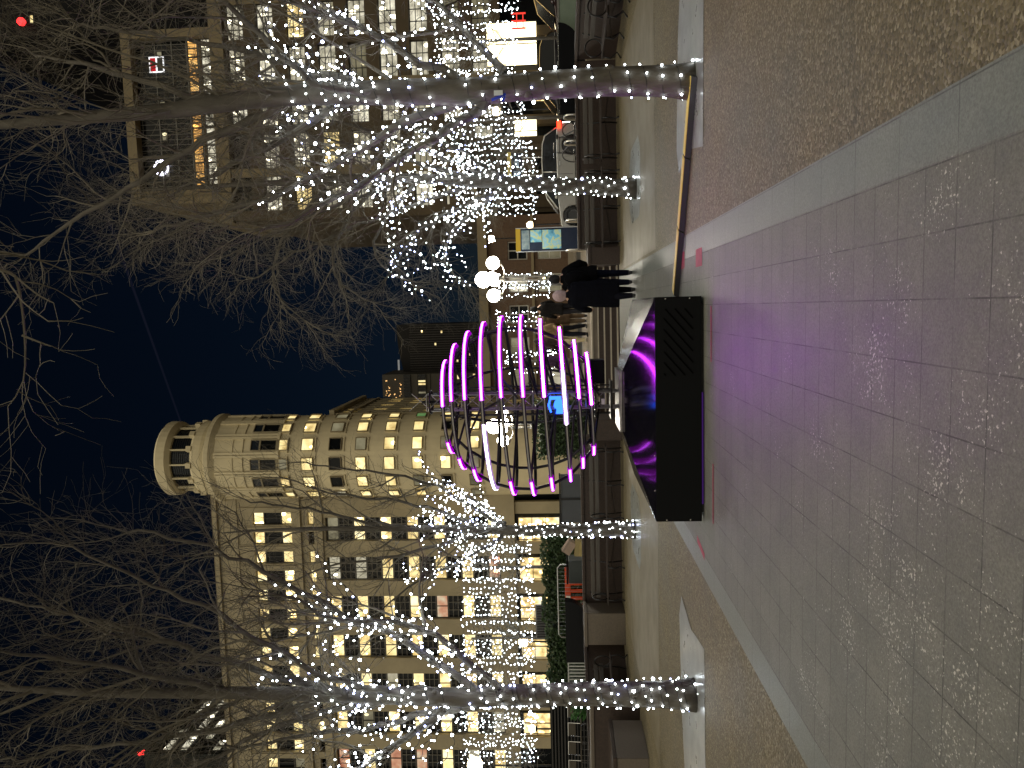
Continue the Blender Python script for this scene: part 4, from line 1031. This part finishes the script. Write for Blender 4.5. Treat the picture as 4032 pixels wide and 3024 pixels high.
t = empty('vent_panel', (-10.3,25.0,TZ), 'pale louvred vent panel standing behind the hedge', 'panel')
mb = MB(); mb.box(-11.2,-10.0,25.2,25.3,TZ,2.55); mb.build('panel', M('vent_grey', (.16,.16,.165), .6), t)
mb = MB()
for k in range(13): mb.box(-11.12+.09*k,-11.08+.09*k,25.15,25.2,2.0,2.5)
mb.build('louvre', M('vent_dark', (.04,.04,.045), .7), t)
t = empty('louvre_screen', (-14,24,TZ), 'long dark louvre screen on the terrace beyond the tan planter', 'screen')
mb = MB(); mb.box(-18,-11.9,24.1,24.2,TZ,2.1); mb.build('panel', black_matt, t)
for k in range(0, 13): mb = MB(); mb.box(-18,-11.9,24.04,24.1,TZ+.1+.105*k,TZ+.14+.105*k); mb.build('slat', M('slat_black', (.018,.017,.016), .5), t)
chairs = ('cane chair under the louvre screen, nearest the bright green potted shrub', 'cane chair second from the bright green potted shrub', 'cane chair third from the bright green potted shrub', 'cane chair farthest from the bright green potted shrub')
for k, lab in enumerate(chairs):
    x = -12.6-.62*k; t = empty('chair', (x,22.9,TZ), lab, 'chair', 'chairs left out on the terrace'); mb = MB()
    for sx in (-.22,.22):
        for sy in (-.2,.2): mb.tube([(x+sx,22.9+sy,TZ),(x+sx,22.9+sy,TZ+.45)], .012, 5)
        mb.tube([(x+sx,22.7,TZ+.44),(x+sx,23.1,TZ+.44)], .013, 5)
    mb.tube([(x-.22,23.1,TZ+.44),(x-.22,23.14,TZ+.85),(x+.22,23.14,TZ+.85),(x+.22,23.1,TZ+.44)], .014, 5); mb.build('frame', steel, t)
    mb = MB(); mb.box(x-.22,x+.22,22.7,23.1,TZ+.45,TZ+.48); mb.build('seat', M('rattan', (.05,.042,.03), .7), t)
    mb = MB(); mb.box(x-.2,x+.2,23.12,23.14,TZ+.62,TZ+.83); mb.build('backrest', M('rattan', (.05,.042,.03), .7), t)
# hedges
leafm = M('hedge_leaf', (.018,.042,.012), .55, col2=(.035,.07,.02), scale=9)
def hedge(label, x0, x1, y0, y1, z0, z1, n, seed):
    rr = random.Random(seed); mb = MB()
    for k in range(n):
        x = rr.uniform(x0,x1); z = z0+(z1-z0)*rr.random()**.8; edge = rr.random() < .6
        y = y0 + (rr.random()**2*.25 if edge else rr.random())*(y1-y0)
        h_ = z1 + .13*math.sin(x*3.1+seed)+.09*math.sin(x*7.7)
        z = min(z, h_) if z < h_ else h_-rr.random()*.1
        d = Vector((rr.gauss(0,1),rr.gauss(0,1)-.6,rr.gauss(0,1)+.3)).normalized(); u = d.orthogonal().normalized(); v_ = d.cross(u); l = rr.uniform(.035,.075)
        a = rr.uniform(0,6.28); uu = u*math.cos(a)+v_*math.sin(a); vv = d.cross(uu); p = Vector((x,y,z))
        mb.poly([p-uu*l, p-vv*l*.5, p+uu*l, p+vv*l*.5])
    t = empty('hedge', ((x0+x1)/2,y0,z0), label, 'hedge')
    o = mb.build('foliage', leafm, t, fix=False)
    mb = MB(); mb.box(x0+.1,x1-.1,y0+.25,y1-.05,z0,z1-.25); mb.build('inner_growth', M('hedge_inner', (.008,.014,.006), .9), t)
hedge('dark green hedge behind the orange barrier', -10.2,-7.3,24.2,25.0,TZ,2.3,5200,1)
hedge('dark green hedge behind the grey slat fence', -12.4,-10.25,23.9,24.8,TZ,2.2,4200,2)
hedge('small green hedge behind the ring sphere beside the site hoarding', -5.0,-3.0,25.2,25.9,TZ,2.5,2600,3)
t = empty('potted_shrub', (-12.0,22.2,TZ), 'small bright green shrub in a pot beside the thickly wrapped trunk', 'shrub')
mb = MB(); mb.lathe([(0,0),(.14,0),(.18,.3),(.15,.3),(.14,.24),(0,.24)], (-12.0,22.2,TZ), 16); mb.build('pot', granite, t)
mb = MB(); rr = random.Random(5)
for k in range(320):
    a = rr.uniform(0,6.28); r_ = rr.random()**.5*.3; p = Vector((-12+r_*math.cos(a),22.2+r_*math.sin(a),TZ+.3+rr.random()*.45)); d = Vector((math.cos(a),math.sin(a),.6)); u = d.orthogonal().normalized()*.02
    mb.poly([p-u, p+d*.05-u*.2, p+d*.11, p+u])
mb.build('leaves', M('bright_leaf', (.03,.12,.02), .5), t, fix=False)

# ------------------------------------------------------------------ lamps, totem, hoops
chrome = M('chrome_post', (.75,.72,.66), .28, metal=1)
def globe_lamp(label, x, y, hz=2.95, R_=.205):
    t = empty('lamp_post', (x,y,TZ), label, 'lamp post', 'five globe lamp posts on the terrace')
    z = TZ
    mb = MB()
    for s_ in (-.055,.055): mb.tube([(x+s_,y,z),(x+s_,y,z+hz-.35)], .036, 10)
    mb.lathe([(.0,0),(.2,0),(.2,.05),(.1,.1),(.09,.5),(.0,.5)], (x,y,z), 20)
    for k in (1.0, 1.9): mb.box(x-.1,x+.1,y-.04,y+.04,z+k,z+k+.04)
    mb.build('post', chrome, t)
    mb = MB(); mb.lathe([(0,0),(.16,0),(.16,.03),(.0,.03)], (x,y,z+hz-.42), 16)
    for k in range(4):
        a = PI/2*k; c = Vector((x+.5*math.cos(a), y+.5*math.sin(a), z+hz-.32))
        mb.tube([(x,y,z+hz-.40),(x+.25*math.cos(a),y+.25*math.sin(a),z+hz-.42),tuple(c)], .02, 8); mb.lathe([(0,-.02),(.08,0),(.10,.06),(0,.06)], tuple(c), 14)
    mb.tube([(x,y,z+hz-.4),(x,y,z+hz-.02)], .022, 8); mb.build('arm', chrome, t)
    for k in range(4):
        a = PI/2*k; mb = MB(); mb.sphere((x+.5*math.cos(a), y+.5*math.sin(a), z+hz-.07), R_, 24, 16); mb.build('globe', lamp_white, t, smooth=True, fix=False)
    mb = MB(); mb.sphere((x,y,z+hz+.24), R_*1.22, 24, 16); mb.build('globe', lamp_white, t, smooth=True, fix=False)
globe_lamp('five globe lamp post on the terrace behind the two walkers', .94, 24)
globe_lamp('five globe lamp post seen through the ring sphere', -4.0, 26.2)
def street_lamp(label, x, y, z, r=.2):
    t = empty('street_lamp', (x,y,TZ), label, 'street lamp', 'single globe street lamps')
    mb = MB(); mb.tube([(x,y,TZ),(x,y,z-r)], [.05,.03], 8); mb.lathe([(0,0),(.12,0),(.1,.2),(.05,.25)], (x,y,TZ), 12); mb.build('post', black_steel, t)
    mb = MB(); mb.lathe([(0,-.04),(.09,-.02),(.1,.04),(0,.05)], (x,y,z-r), 12); mb.build('lamp_holder', black_steel, t)
    mb = MB(); mb.sphere((x,y,z), r, 18, 12); mb.build('globe', lamp_warm, t, smooth=True, fix=False)
street_lamp('warm single globe lamp over the tail of the silver car', 9.0, 36, 4.15)
street_lamp('warm single globe lamp beside the info totem', 3.85, 36, 2.75, .16)
street_lamp('warm single globe lamp under the slanting canopy', 4.0, 44, 5.2, .19)
street_lamp('large warm globe lamp behind the grey slat fence, between the clipped trees', -12.3, 27.5, 3.1, .19)
street_lamp('small warm globe lamp beyond the tan planter', -15.7, 27.5, 2.85, .14)
street_lamp('high warm globe lamp at the far end of the clipped trees', -17.35, 27.8, 5.1, .3)
street_lamp('small low globe lamp behind the shoulder of the dark coated walker', 1.0, 26.5, 2.0, .06)
# information totem
t = empty('info_totem', (2.2,25,TZ), 'tall blue map totem with a yellow top on the terrace beside the silver car', 'information sign')
m_, nt3, b3, o3 = nodes('map_print'); L3 = nt3.links
tc = N(nt3, 'ShaderNodeTexCoord'); n1 = N(nt3, 'ShaderNodeTexNoise', Scale=3.2, Detail=3); L3.new(tc.outputs['Object'], n1.inputs['Vector'])
cr = ramp(nt3, n1.outputs[0], [(.36,(.05,.16,.24)),(.47,(.11,.3,.42)),(.52,(.35,.38,.16)),(.60,(.16,.33,.42)),(.7,(.3,.36,.36))]); L3.new(cr, b3.inputs['Base Color']); L3.new(cr, b3.inputs['Emission Color']); b3.inputs['Emission Strength'].default_value = .28; b3.inputs['Roughness'].default_value = .2
navy = M('navy_panel', (.006,.012,.03), .25)
mb = MB(); mb.box(1.84,2.56,24.98,25.16,TZ,2.72); mb.build('casing', navy, t, bevel=.01)
mb = MB(); mb.box(1.83,2.57,24.97,25.17,2.722,2.87); mb.build('top_band', EM('yellow_band', (.75,.48,.06), .55, False), t)
mb = MB(); mb.box(1.9,2.5,24.965,24.978,1.42,2.02); mb.build('city_map', m_, t)
mb = MB(); mb.box(2.12,2.5,24.965,24.978,2.04,2.4); mb.build('area_map', m_, t)
mb = MB(); mb.box(1.9,2.5,24.966,24.978,2.43,2.68); mb.build('photo_panel', M('slate_panel', (.06,.10,.13), .3, col2=(.16,.2,.21), scale=9), t)
mb = MB()
for x in (1.825,2.565): mb.box(x-.012,x+.012,24.95,24.969,TZ,2.87)
mb.build('edge_trim', alu, t)
def hoop(i, x, y, lab):
    t = empty('bike_hoop', (x,y,TZ), lab, 'bike hoop', 'steel hoops on the terrace edge')
    mb = MB(); h_ = .62
    mb.tube([(x,y-.3,TZ),(x,y-.3,TZ+h_-.12)] + [(x,y-.3*math.cos(a),TZ+h_-.12+.12*math.sin(a)) for a in [PI*k/8 for k in range(1,8)]] + [(x,y+.3,TZ+h_-.12),(x,y+.3,TZ)], .026, 10); mb.build('loop', chrome, t, smooth=True)
    mb = MB()
    for s_ in (-.3,.3): mb.lathe([(0,0),(.06,0),(.06,.012),(0,.02)], (x,y+s_,TZ), 12)
    mb.build('base_plate', steel, t)
for i, (x, lab) in enumerate(((1.62,'steel hoop between the lamp post and the info totem'),(2.45,'steel hoop right in front of the info totem'),(3.5,'steel hoop before the front wheel of the silver car'),(4.6,'steel hoop beside the parked bicycle'),(5.35,'steel hoop before the rear wheel of the silver car'))): hoop(i, x, 22.2 if i < 4 else 22.4, lab)
# bicycle by the hoops, seen nearly end on
def bicycle(x, y, rz):
    t = empty('bicycle', (x,y,TZ), 'dark bicycle parked end on at the hoops before the silver car', 'bicycle')
    M4 = Matrix.Translation((x,y,TZ)) @ Matrix.Rotation(rz,4,'Z')
    P = lambda *a: tuple(M4 @ Vector(a))
    for yy in (-.52,.52):
        mb = MB(); mb.tube([P(0,yy+.33*math.cos(a),.34+.33*math.sin(a)) for a in [2*PI*k/24 for k in range(24)]], .018, 6, closed=True); wv = mb.build('wheel', rubber, t, smooth=True)
        mb = MB()
        for k in range(10): a = 2*PI*k/10; mb.tube([P(0,yy,.34),P(0,yy+.32*math.cos(a),.34+.32*math.sin(a))], .003, 3)
        mb.build('spokes', steel, wv)
    mb = MB()
    for a, b in (((0,-.52,.34),(0,-.15,.32)),((0,-.15,.32),(0,-.25,.78)),((0,-.25,.75),(0,.38,.75)),((0,-.15,.32),(0,.4,.68)),((0,.52,.34),(0,.38,.85)),((0,-.52,.34),(0,-.24,.72))): mb.tube([P(*a),P(*b)], .017, 6)
    mb.build('frame', M('bike_paint', (.03,.03,.035), .3), t)
    mb = MB(); mb.tube([P(-.28,.3,.92),P(-.1,.38,.93),P(.1,.38,.93),P(.28,.3,.92)], .014, 6); mb.build('handlebar', steel, t)
    mb = MB(); mb.sphere(P(0,-.27,.82), .1, 10, 6, 0, (.75,1.25,.35)); mb.build('saddle', rubber, t, smooth=True)
bicycle(4.75, 22.9, .5)

# a blue tie and its white tag on the near trunk, and a station sign over the road
t = empty('cable_tag', (2.46,8.97,2.2), 'blue tie with a white tag on the trunk at the cable ramp', 'tag')
mb = MB(); mb.tube([(2.43,8.985,2.13),(2.40,8.975,2.2),(2.37,8.985,2.29)], .016, 6); mb.tube([(2.40,8.98,2.14),(2.36,9.0,2.17)], .014, 6); mb.build('tie', M('blue_tie', (.01,.04,.4), .4), t)
mb = MB(); mb.box(2.415,2.47,8.962,8.968,2.16,2.26); mb.build('paper', M('tag_paper', (.6,.65,.7), .6), t)
t = empty('station_sign', (6.5,36,RZ if 'RZ' in globals() else .55), 'dark blue sign box with a yellow top on posts above the silver car', 'sign')
mb = MB(); mb.box(5.9,7.1,36,36.2,3.05,3.55); mb.build('box', navy, t)
mb = MB(); mb.box(5.85,7.15,35.97,36.22,3.56,3.72); mb.build('top_band', yellow, t)
mb = MB(); mb.box(6.05,6.3,35.98,35.995,3.15,3.45); mb.box(6.55,6.8,35.98,35.995,3.2,3.4); mb.build('panel', M('pale_sign_panel', (.25,.35,.5), .4), t)
for x in (6.1,6.9): mb = MB(); mb.tube([(x,36.1,.55),(x,36.1,3.05)], .04, 8); mb.build('post', steel, t)
# ------------------------------------------------------------------ cars
tail = EM('tail_light', (1,.03,.01), 7, False); tail_off = M('tail_lens', (.12,.005,.005), .2)
def car(label, x, y, z, length, paint, facing, roof=1.5, lit=False, gold=False):
    """side on to the viewer; facing = -1 has its nose to the left of the view"""
    t = empty('parked_car', (x,y,z), label, 'car', 'cars parked along the road')
    L = length; f = facing; W = .88
    X = lambda p: x + f*(p-.5)*L
    body = [(0,.34),(.0,.62),(.015,.82),(.05,.93),(.2,.95),(.62,.93),(.86,.82),(.965,.72),(.995,.58),(1.0,.36)]
    low = [(.955,.22),(.915,.20)] ; wh = .345; wr = .35; c1, c2 = .80, .19
    under = []
    for c in (c1, c2):
        under.append((c*L+wr+.06, .2))
        for k in range(0, 9):
            a = PI*k/8; under.append((c*L+(wr+.05)*math.cos(a), wh-.02+(wr+.05)*math.sin(a)))
        under.append((c*L-wr-.06, .2))
    poly = [(p*L, h) for p, h in body] + [(.955*L,.22)] + under + [(.03*L,.22)]
    mb = MB(); n = len(poly)
    ys = [(-W, .97, 0), (-W+.08, 1.0, 0)]
    b0 = len(mb.v)
    secs = ((-W+.0,.985),(-W-.02,1.0),(W+.02,1.0),(W,.985))
    mb.prism([(x+f*(p-.5*L), z+h) for p, h in poly], y-W, y+W, 'y')
    bo = mb.build('body', paint, t, bevel=.035)
    cab0 = [(.04,.93),(.10,.93+.8*(roof-.95)),(.17,roof-.03),(.30,roof),(.48,roof-.02),(.60,roof-.16),(.74,.91)]
    mb = MB(); q = len(cab0); b0 = 0
    for s_, w_ in ((-1,1),(1,1)):
        for p, h in cab0:
            k = (h-.92)/(roof-.92); mb.v.append((X(p), y+s_*(W-.05-.2*k), z+h))
    for i in range(q-1): mb.f.append((i, i+1, q+i+1, q+i)); mb.m.append(0 if i in (2,3) else 1)
    mb.f.append(tuple(range(q))); mb.m.append(1); mb.f.append(tuple(range(q, 2*q))[::-1]); mb.m.append(1)
    mb.build('cabin', [paint, glass_dark], t, bevel=.02)
    mb = MB()
    for s_ in (-1,1):
        pp = [Vector((X(p), y+s_*(W-.045-.2*(h-.92)/(roof-.92)), z+h)) for p, h in cab0]
        mb.tube(pp, .03, 6)
        for p in (.42,):
            mb.tube([(X(p), y+s_*(W-.045), z+.93),(X(p-.01), y+s_*(W-.235), z+roof-.02)], .03, 6)
    mb.build('roof_rail', gold or paint, t, smooth=True)
    for s_ in (-1,1):
        for c in (c1, c2):
            wx = x+f*(c-.5)*L; wy = y+s_*(W-.09)
            m4 = Matrix.Translation((wx,wy,z+wh)) @ Matrix.Rotation(PI/2*s_,4,'X')
            mb = MB(); mb.lathe([(.235,-.09),(.33,-.1),(.35,-.06),(.35,.06),(.33,.1),(.235,.09)], (0,0,0), 28); mb.v = [tuple(m4 @ Vector(v)) for v in mb.v]; wo = mb.build('wheel', rubber, t, smooth=True)
            mb = MB(); mb.lathe([(.235,-.085),(.225,-.02),(.225,.09),(.24,.095)], (0,0,0), 28)
            for k in range(5):
                a = 2*PI*k/5
                for da in (-.13,.13): mb.bar((.05*math.cos(a),.05*math.sin(a),.075),(.232*math.cos(a+da),.232*math.sin(a+da),.085), .03, .02)
            mb.lathe([(0,.09),(.06,.085),(.06,.05)], (0,0,0), 14); mb.v = [tuple(m4 @ Vector(v)) for v in mb.v]; mb.build('rim', alu, wo)
            mb = MB(); mb.lathe([(0,.0),(.22,.0)], (0,0,0), 24); mb.v = [tuple(m4 @ Vector(v)) for v in mb.v]; mb.build('brake_disc', M('brake_dark', (.02,.02,.02), .6), wo)
    for s_ in (-1,1):
        mb = MB(); mb.box(X(.0)-.03, X(.045)+.03 if f > 0 else X(.0)+.03, y+s_*W-.14, y+s_*W+.012, z+.72, z+.9) if f > 0 else mb.box(X(.045)-.02, X(0)+.025, y+s_*W-.14, y+s_*W+.012, z+.74, z+.9)
        mb.build('tail_lamp', tail if lit else tail_off, t, bevel=.01)
        mb = MB(); a_, b_ = sorted((X(.92), X(.985))); mb.box(a_, b_, y+s_*(W-.1)-.14, y+s_*(W-.1)+.112, z+.64, z+.75); mb.build('headlamp', M('headlamp_glass', (.4,.4,.38), .1), t, bevel=.02)
        mb = MB(); mb.sphere((X(.64), y+s_*(W+.1), z+.98), .1, 10, 7, 0, (.8,1,.65)); mb.build('mirror', paint, t, smooth=True)
        for p in (.33,.55): mb = MB(); a_, b_ = sorted((X(p), X(p+.035))); mb.box(a_, b_, y+s_*(W+.015)-.012, y+s_*(W+.015)+.012, z+.8, z+.83); mb.build('door_handle', alu, t)
        mb = MB()
        for p in (.265,.44,.625): mb.box(X(p)-.006, X(p)+.006, y+s_*(W+.001)-.003, y+s_*(W+.001)+.003, z+.3, z+.9)
        mb.build('door_gap', black_matt, t)
    mb = MB(); xe = X(0)-f*.012; mb.box(xe-.01, xe+.01, y-.26, y+.26, z+.5, z+.61); mb.build('number_plate', M('plate_yellow', (.6,.5,.2), .5), t)
    if lit:
        mb = MB(); mb.box(X(0)-.02 if f < 0 else X(0)-.03, X(0)+.03, y-W+.02, y-W+.3, z+.38, z+.68); mb.build('lit_bumper', EM('bumper_glow', (1,.97,.85), 5, False), t)  # headlight falling on the bumper, imitated by a glowing plate
    return t
silver = M('silver_paint', (.42,.41,.38), .25, metal=.6, coat=1); black_p = M('black_paint', (.01,.01,.012), .18, coat=1)
gold_glint = M('gold_roof_highlight', (.5,.38,.2), .25, metal=1)  # golden highlights on the roof line, painted as a metal colour
RZ = TZ-.12
car('silver estate car with its tail lamp lit, parked behind the lit tree', 5.0, 32, RZ, 4.5, silver, -1, 1.52, True)
car('black car parked behind the silver car, half hidden by the wrapped trunk', 9.3, 33.6, RZ, 4.4, black_p, -1, 1.55, False, gold_glint)
car('dark car with golden highlights along its roof seen past the black curved wall', 12.0, 30.9, RZ, 4.7, M('maroon_paint', (.03,.012,.012), .2, coat=1), -1, 1.72, False, gold_glint)

# ------------------------------------------------------------------ people
skin = M('skin', (.42,.25,.17), .55)
def capsule(mb, pts, rs, n=10):
    mb.tube(pts, rs, n)
    for p, r in zip(pts, rs): mb.sphere(p, r*.985, n, 8)
def remesh(mb, name, mats, parent, vox, pick=None, smooth=4):
    me = mb.mesh(name, mats[0]); o = bpy.data.objects.new(name, me); COL.objects.link(o)
    md = o.modifiers.new('r', 'REMESH'); md.mode = 'VOXEL'; md.voxel_size = vox
    sm = o.modifiers.new('s', 'SMOOTH'); sm.iterations = smooth; sm.factor = .5
    dg = bpy.context.evaluated_depsgraph_get(); dg.update()
    m2 = bpy.data.meshes.new_from_object(o.evaluated_get(dg)); m2.name = name
    bpy.data.objects.remove(o); bpy.data.meshes.remove(me)
    m2.materials.clear()
    for m in mats: m2.materials.append(m)
    idx = [pick(p.center) if pick else 0 for p in m2.polygons]
    m2.polygons.foreach_set('material_index', idx); m2.polygons.foreach_set('use_smooth', [True]*len(idx)); m2.update()
    return link(name, m2, parent)

def hand(mb, w_, d, side):
    """palm, four bent fingers of unequal length and a thumb leaving the side of the palm"""
    d = d.normalized(); fw = Vector((0,1,0)); s_ = d.cross(Vector((side,0,0))).normalized(); s_ = Vector((0,1,0)) - d*d.y; s_.normalize(); inn = d.cross(s_)*1.0
    palm = w_+d*.045
    capsule(mb, [w_, w_+d*.035, w_+d*.085], [.026,.034,.034], 8)
    for k, (o, l) in enumerate(((-.030,.058),(-.010,.074),(.011,.08),(.031,.072))):
        b = w_+d*.085+s_*o; e1 = b+d*l*.5+Vector((-side*.008,0,0)); e2 = e1+d*l*.38+Vector((-side*.026,.004,0)); e3 = e2+d*l*.1+Vector((-side*.022,0,0))
        capsule(mb, [b,e1,e2,e3], [.0105,.0098,.009,.008], 6)
    b = w_+d*.03+s_*.03; capsule(mb, [b, b+d*.03+s_*.026, b+d*.062+s_*.03+Vector((-side*.012,0,0))], [.014,.0115,.0095], 6)

def person(label, x, y, z, face, H=1.7, coat=(.01,.01,.012), legs=(.015,.017,.03), shoes=(.02,.02,.02), hem=.55, puff=1.0, stride=.12, head='hair', hairc=(.015,.012,.01), lean=0., arms=((.08,.3),(.08,.3)), wide=1.0, pack=False, grp=None):
    """local +Y is forward; face turns the figure"""
    t = empty('person', (x,y,z), label, 'person', grp)
    s = H/1.72; M4 = Matrix.Translation((x,y,z)) @ Matrix.Rotation(face,4,'Z') @ Matrix.Diagonal((s,s,s,1))
    mb = MB()
    hip = .93; ft = []
    fw = lambda zz: lean*(zz-hip) if zz > hip else 0
    for sd in (-1,1):
        st_ = stride*sd; h_ = Vector((.085*sd,0,hip)); k = Vector((.09*sd, st_*.55+.03, .5)); a = Vector((.095*sd, st_-.02, .085 + (.03 if st_ < -.05 else 0)))
        capsule(mb, [h_, h_.lerp(k,.5)+Vector((0,.01,0)), k, k.lerp(a,.35)+Vector((0,-.015,0)), a], [.1,.092,.075,.074,.056], 10)
        capsule(mb, [a+Vector((0,-.035,-.045)), a+Vector((.004*sd,.06,-.05)), a+Vector((.01*sd,.15,-.062))], [.038,.038,.026], 8)
    T = [(.93,.155,.11),(1.05,.14,.10),(1.2,.15,.11),(1.34,.17,.115),(1.42,.15,.09),(1.46,.08,.065)]
    for (z0,a0,b0),(z1,a1,b1) in zip(T[:-1],T[1:]):
        for k in range(4):
            f = k/4; zz = z0+(z1-z0)*f; mb.sphere((0,fw(zz),zz), .1, 14, 10, 0, ((a0+(a1-a0)*f)*10, (b0+(b1-b0)*f)*10, .8))
    hd = Vector((0, fw(1.6)+.015, 1.595))
    capsule(mb, [(0,fw(1.42),1.42),(0,fw(1.52)+.005,1.52)], [.058,.054], 10)
    mb.sphere(hd, .107, 16, 12, 0, (.78,.95,1.12)); mb.sphere(hd+Vector((0,.035,-.055)), .06, 12, 8, 0, (.85,.9,.95))
    mb.sphere(hd+Vector((0,.098,-.012)), .017, 8, 6, 0, (.8,1.1,1.4)); mb.sphere(hd+Vector((0,.085,-.062)), .02, 8, 6, 0, (1.4,.6,.6))
    for sd in (-1,1): mb.sphere(hd+Vector((.078*sd,-.005,-.01)), .026, 8, 6, 0, (.35,.7,1.1))
    sl = MB()
    for sd, (out, fwd_) in zip((-1,1), arms):
        sh = Vector((.165*sd, fw(1.37), 1.37)); el = sh+Vector((out*.75*sd, -.04+fwd_*.2, -.27)); wr_ = el+Vector((-.03*sd, fwd_*.75, -.22+fwd_*.25))
        capsule(mb, [sh, el, wr_], [.05,.04,.028], 8); hand(mb, wr_, wr_-el, sd)
        capsule(sl, [sh+Vector((-.02*sd,0,.0)), sh.lerp(el,.5), el, el.lerp(wr_,.9)], [.07*puff,.064*puff,.056*puff,.046*puff], 10)
    for m_ in (mb, sl): m_.v = [tuple(M4 @ Vector(v)) for v in m_.v]
    inv = M4.inverted(); cm_ = M('trousers', legs, .8, spec=.08); shm = M('shoes', shoes, .5)
    def pick(c):
        p = inv @ c
        if p.z < .1: return 2
        if p.z < .96 and abs(p.x) < .19 and not (p.y > .2 and p.z > .6): return 1
        return 0
    bo = remesh(mb, 'body', [skin, cm_, shm], t, .0085, pick, 3)
    ct = sl; tmp = MB()
    prof = [(hem,.185*wide,.15),(hem+.12,.183*wide,.15),(.85,.178*wide,.142),(1.0,.165*wide,.13),(1.15,.165*wide,.135),(1.28,.178*wide,.142),(1.36,.165*wide,.128),(1.42,.115,.1),(1.47,.075,.08),(1.5,.068,.07)]
    prof = [p for i, p in enumerate(prof) if i == 0 or p[0] > prof[0][0]]
    n = 20; b0 = len(tmp.v)
    for zz, a_, b_ in prof:
        for j in range(n):
            an = 2*PI*j/n; fold = 1+.03*math.sin(an*5+zz*9)+(.02*math.sin(zz*48) if puff > 1.1 else 0)
            tmp.v.append((a_*puff**.5*math.cos(an)*fold, fw(zz)+b_*puff**.5*math.sin(an)*fold + (0 if zz > .9 else stride*.12), zz))
    k = len(prof)
    for i in range(k-1):
        for j in range(n): tmp.f.append((b0+i*n+j,b0+i*n+(j+1)%n,b0+(i+1)*n+(j+1)%n,b0+(i+1)*n+j)); tmp.m.append(0)
    tmp.f.append(tuple(b0+j for j in range(n))[::-1]); tmp.f.append(tuple(b0+(k-1)*n+j for j in range(n))); tmp.m += [0,0]
    off = len(ct.v); ct.v += [tuple(M4 @ Vector(v)) for v in tmp.v]; ct.f += [tuple(i+off for i in f_) for f_ in tmp.f]; ct.m += tmp.m
    cmat = M('coat_cloth', coat, .85, col2=tuple(c*.6 for c in coat), scale=14, bump=.3, bscale=60, spec=.06)
    remesh(ct, 'coat', [cmat], t, .013, None, 5)
    hm = M('headwear', hairc, .9, col2=tuple(c*.75 for c in hairc), scale=30, bump=.4, bscale=120)
    hb = MB()
    if head == 'hair':
        hb.sphere(hd+Vector((0,-.012,.014)), .117, 16, 12, 0, (.80,.95,1.1)); nm = 'hair'
        cut = lambda p: p.y-hd.y < .062-.6*max(0, hd.z+.03-p.z)
    elif head == 'hat':
        hb.sphere(hd+Vector((0,-.012,.03)), .14, 16, 12, 0, (.9,1.0,1.12)); hb.sphere(hd+Vector((0,-.03,-.05)), .11, 14, 10, 0, (.95,.95,.9)); nm = 'knit_hat'
        cut = lambda p: True
    else:
        hb.sphere(hd+Vector((0,-.02,.01)), .135, 16, 12, 0, (.92,1.0,1.12)); hb.sphere(hd+Vector((0,-.045,-.1)), .12, 14, 10, 0, (1.15,.95,.8)); nm = 'hood'
        cut = lambda p: True
    # leave the face open
    hb.f = [f_ for f_ in hb.f if cut(sum((Vector(hb.v[i]) for i in f_), Vector())/len(f_)) and (sum((Vector(hb.v[i]) for i in f_), Vector())/len(f_)).y - hd.y < .075]
    hb.m = [0]*len(hb.f); hb.v = [tuple(M4 @ Vector(v)) for v in hb.v]; hb.build(nm, hm, t, smooth=True)
    eb = MB()
    for sd in (-1,1): eb.sphere(tuple(M4 @ (hd+Vector((.032*sd,.083,.012)))), .011*s, 8, 6)
    eb.build('eyes', M('eye_dark', (.01,.01,.01), .2), t)
    if pack:
        pm = MB(); c = Vector((.0,-.235,1.17)); pm.sphere(c, .2, 16, 12, 0, (.85,.6,1.25)); pm.v = [tuple(M4 @ Vector(v)) for v in pm.v]; pm.build('backpack', cmat, t, smooth=True)
    return t
G = 'people walking and standing beyond the sculpture'
person('walker with a pale pink hood and long dark coat, beside the corner of the plinth', .27, 15.7, 0, .18, 1.63, (.004,.0045,.008), (.004,.0045,.009), (.012,.012,.012), .36, 1.35, .16, 'hat', (.5,.37,.39), .2, ((.2,.35),(.12,.5)), 1.45)
person('walker with dark hair and black padded coat, nearer the lit tree of the pair', .60, 16.3, 0, -.05, 1.74, (.003,.003,.004), (.004,.005,.013), (.005,.005,.006), .74, 1.5, .14, 'hair', (.006,.006,.008), .06, ((.08,.3),(.2,.35)), 1.2, True)
person('dark coated person with black hair standing on the terrace behind the pale hooded walker', -.02, 23.2, TZ, .3, 1.72, (.018,.017,.017), (.02,.02,.024), (.3,.3,.3), .75, 1.1, .05, 'hair', (.008,.007,.007))
person('person in a brown hooded coat and black boots on the terrace beside the steps', -.33, 23.7, TZ, .1, 1.55, (.14,.095,.06), (.14,.1,.065), (.012,.012,.014), .6, 1.15, .1, 'hood', (.2,.15,.11))
person('person in a tan jacket with dark trousers at the edge of the ring sphere', -.68, 23.4, TZ, 2.6, 1.62, (.26,.18,.10), (.012,.013,.018), (.02,.02,.02), .8, 1.1, .1, 'hood', (.2,.22,.22))
person('person in cream trousers and dark jacket standing behind the ring sphere', -1.0, 23.9, TZ, .5, 1.66, (.05,.035,.035), (.52,.44,.27), (.55,.5,.4), .85, 1.0, .22, 'hair', (.03,.02,.015))
person('person in a dark purple jacket seen through the lower hoops of the ring sphere', -1.65, 24.4, TZ, 1.0, 1.6, (.05,.03,.06), (.1,.08,.07), (.5,.48,.45), .8, 1.1, .16, 'hair', (.02,.015,.012))
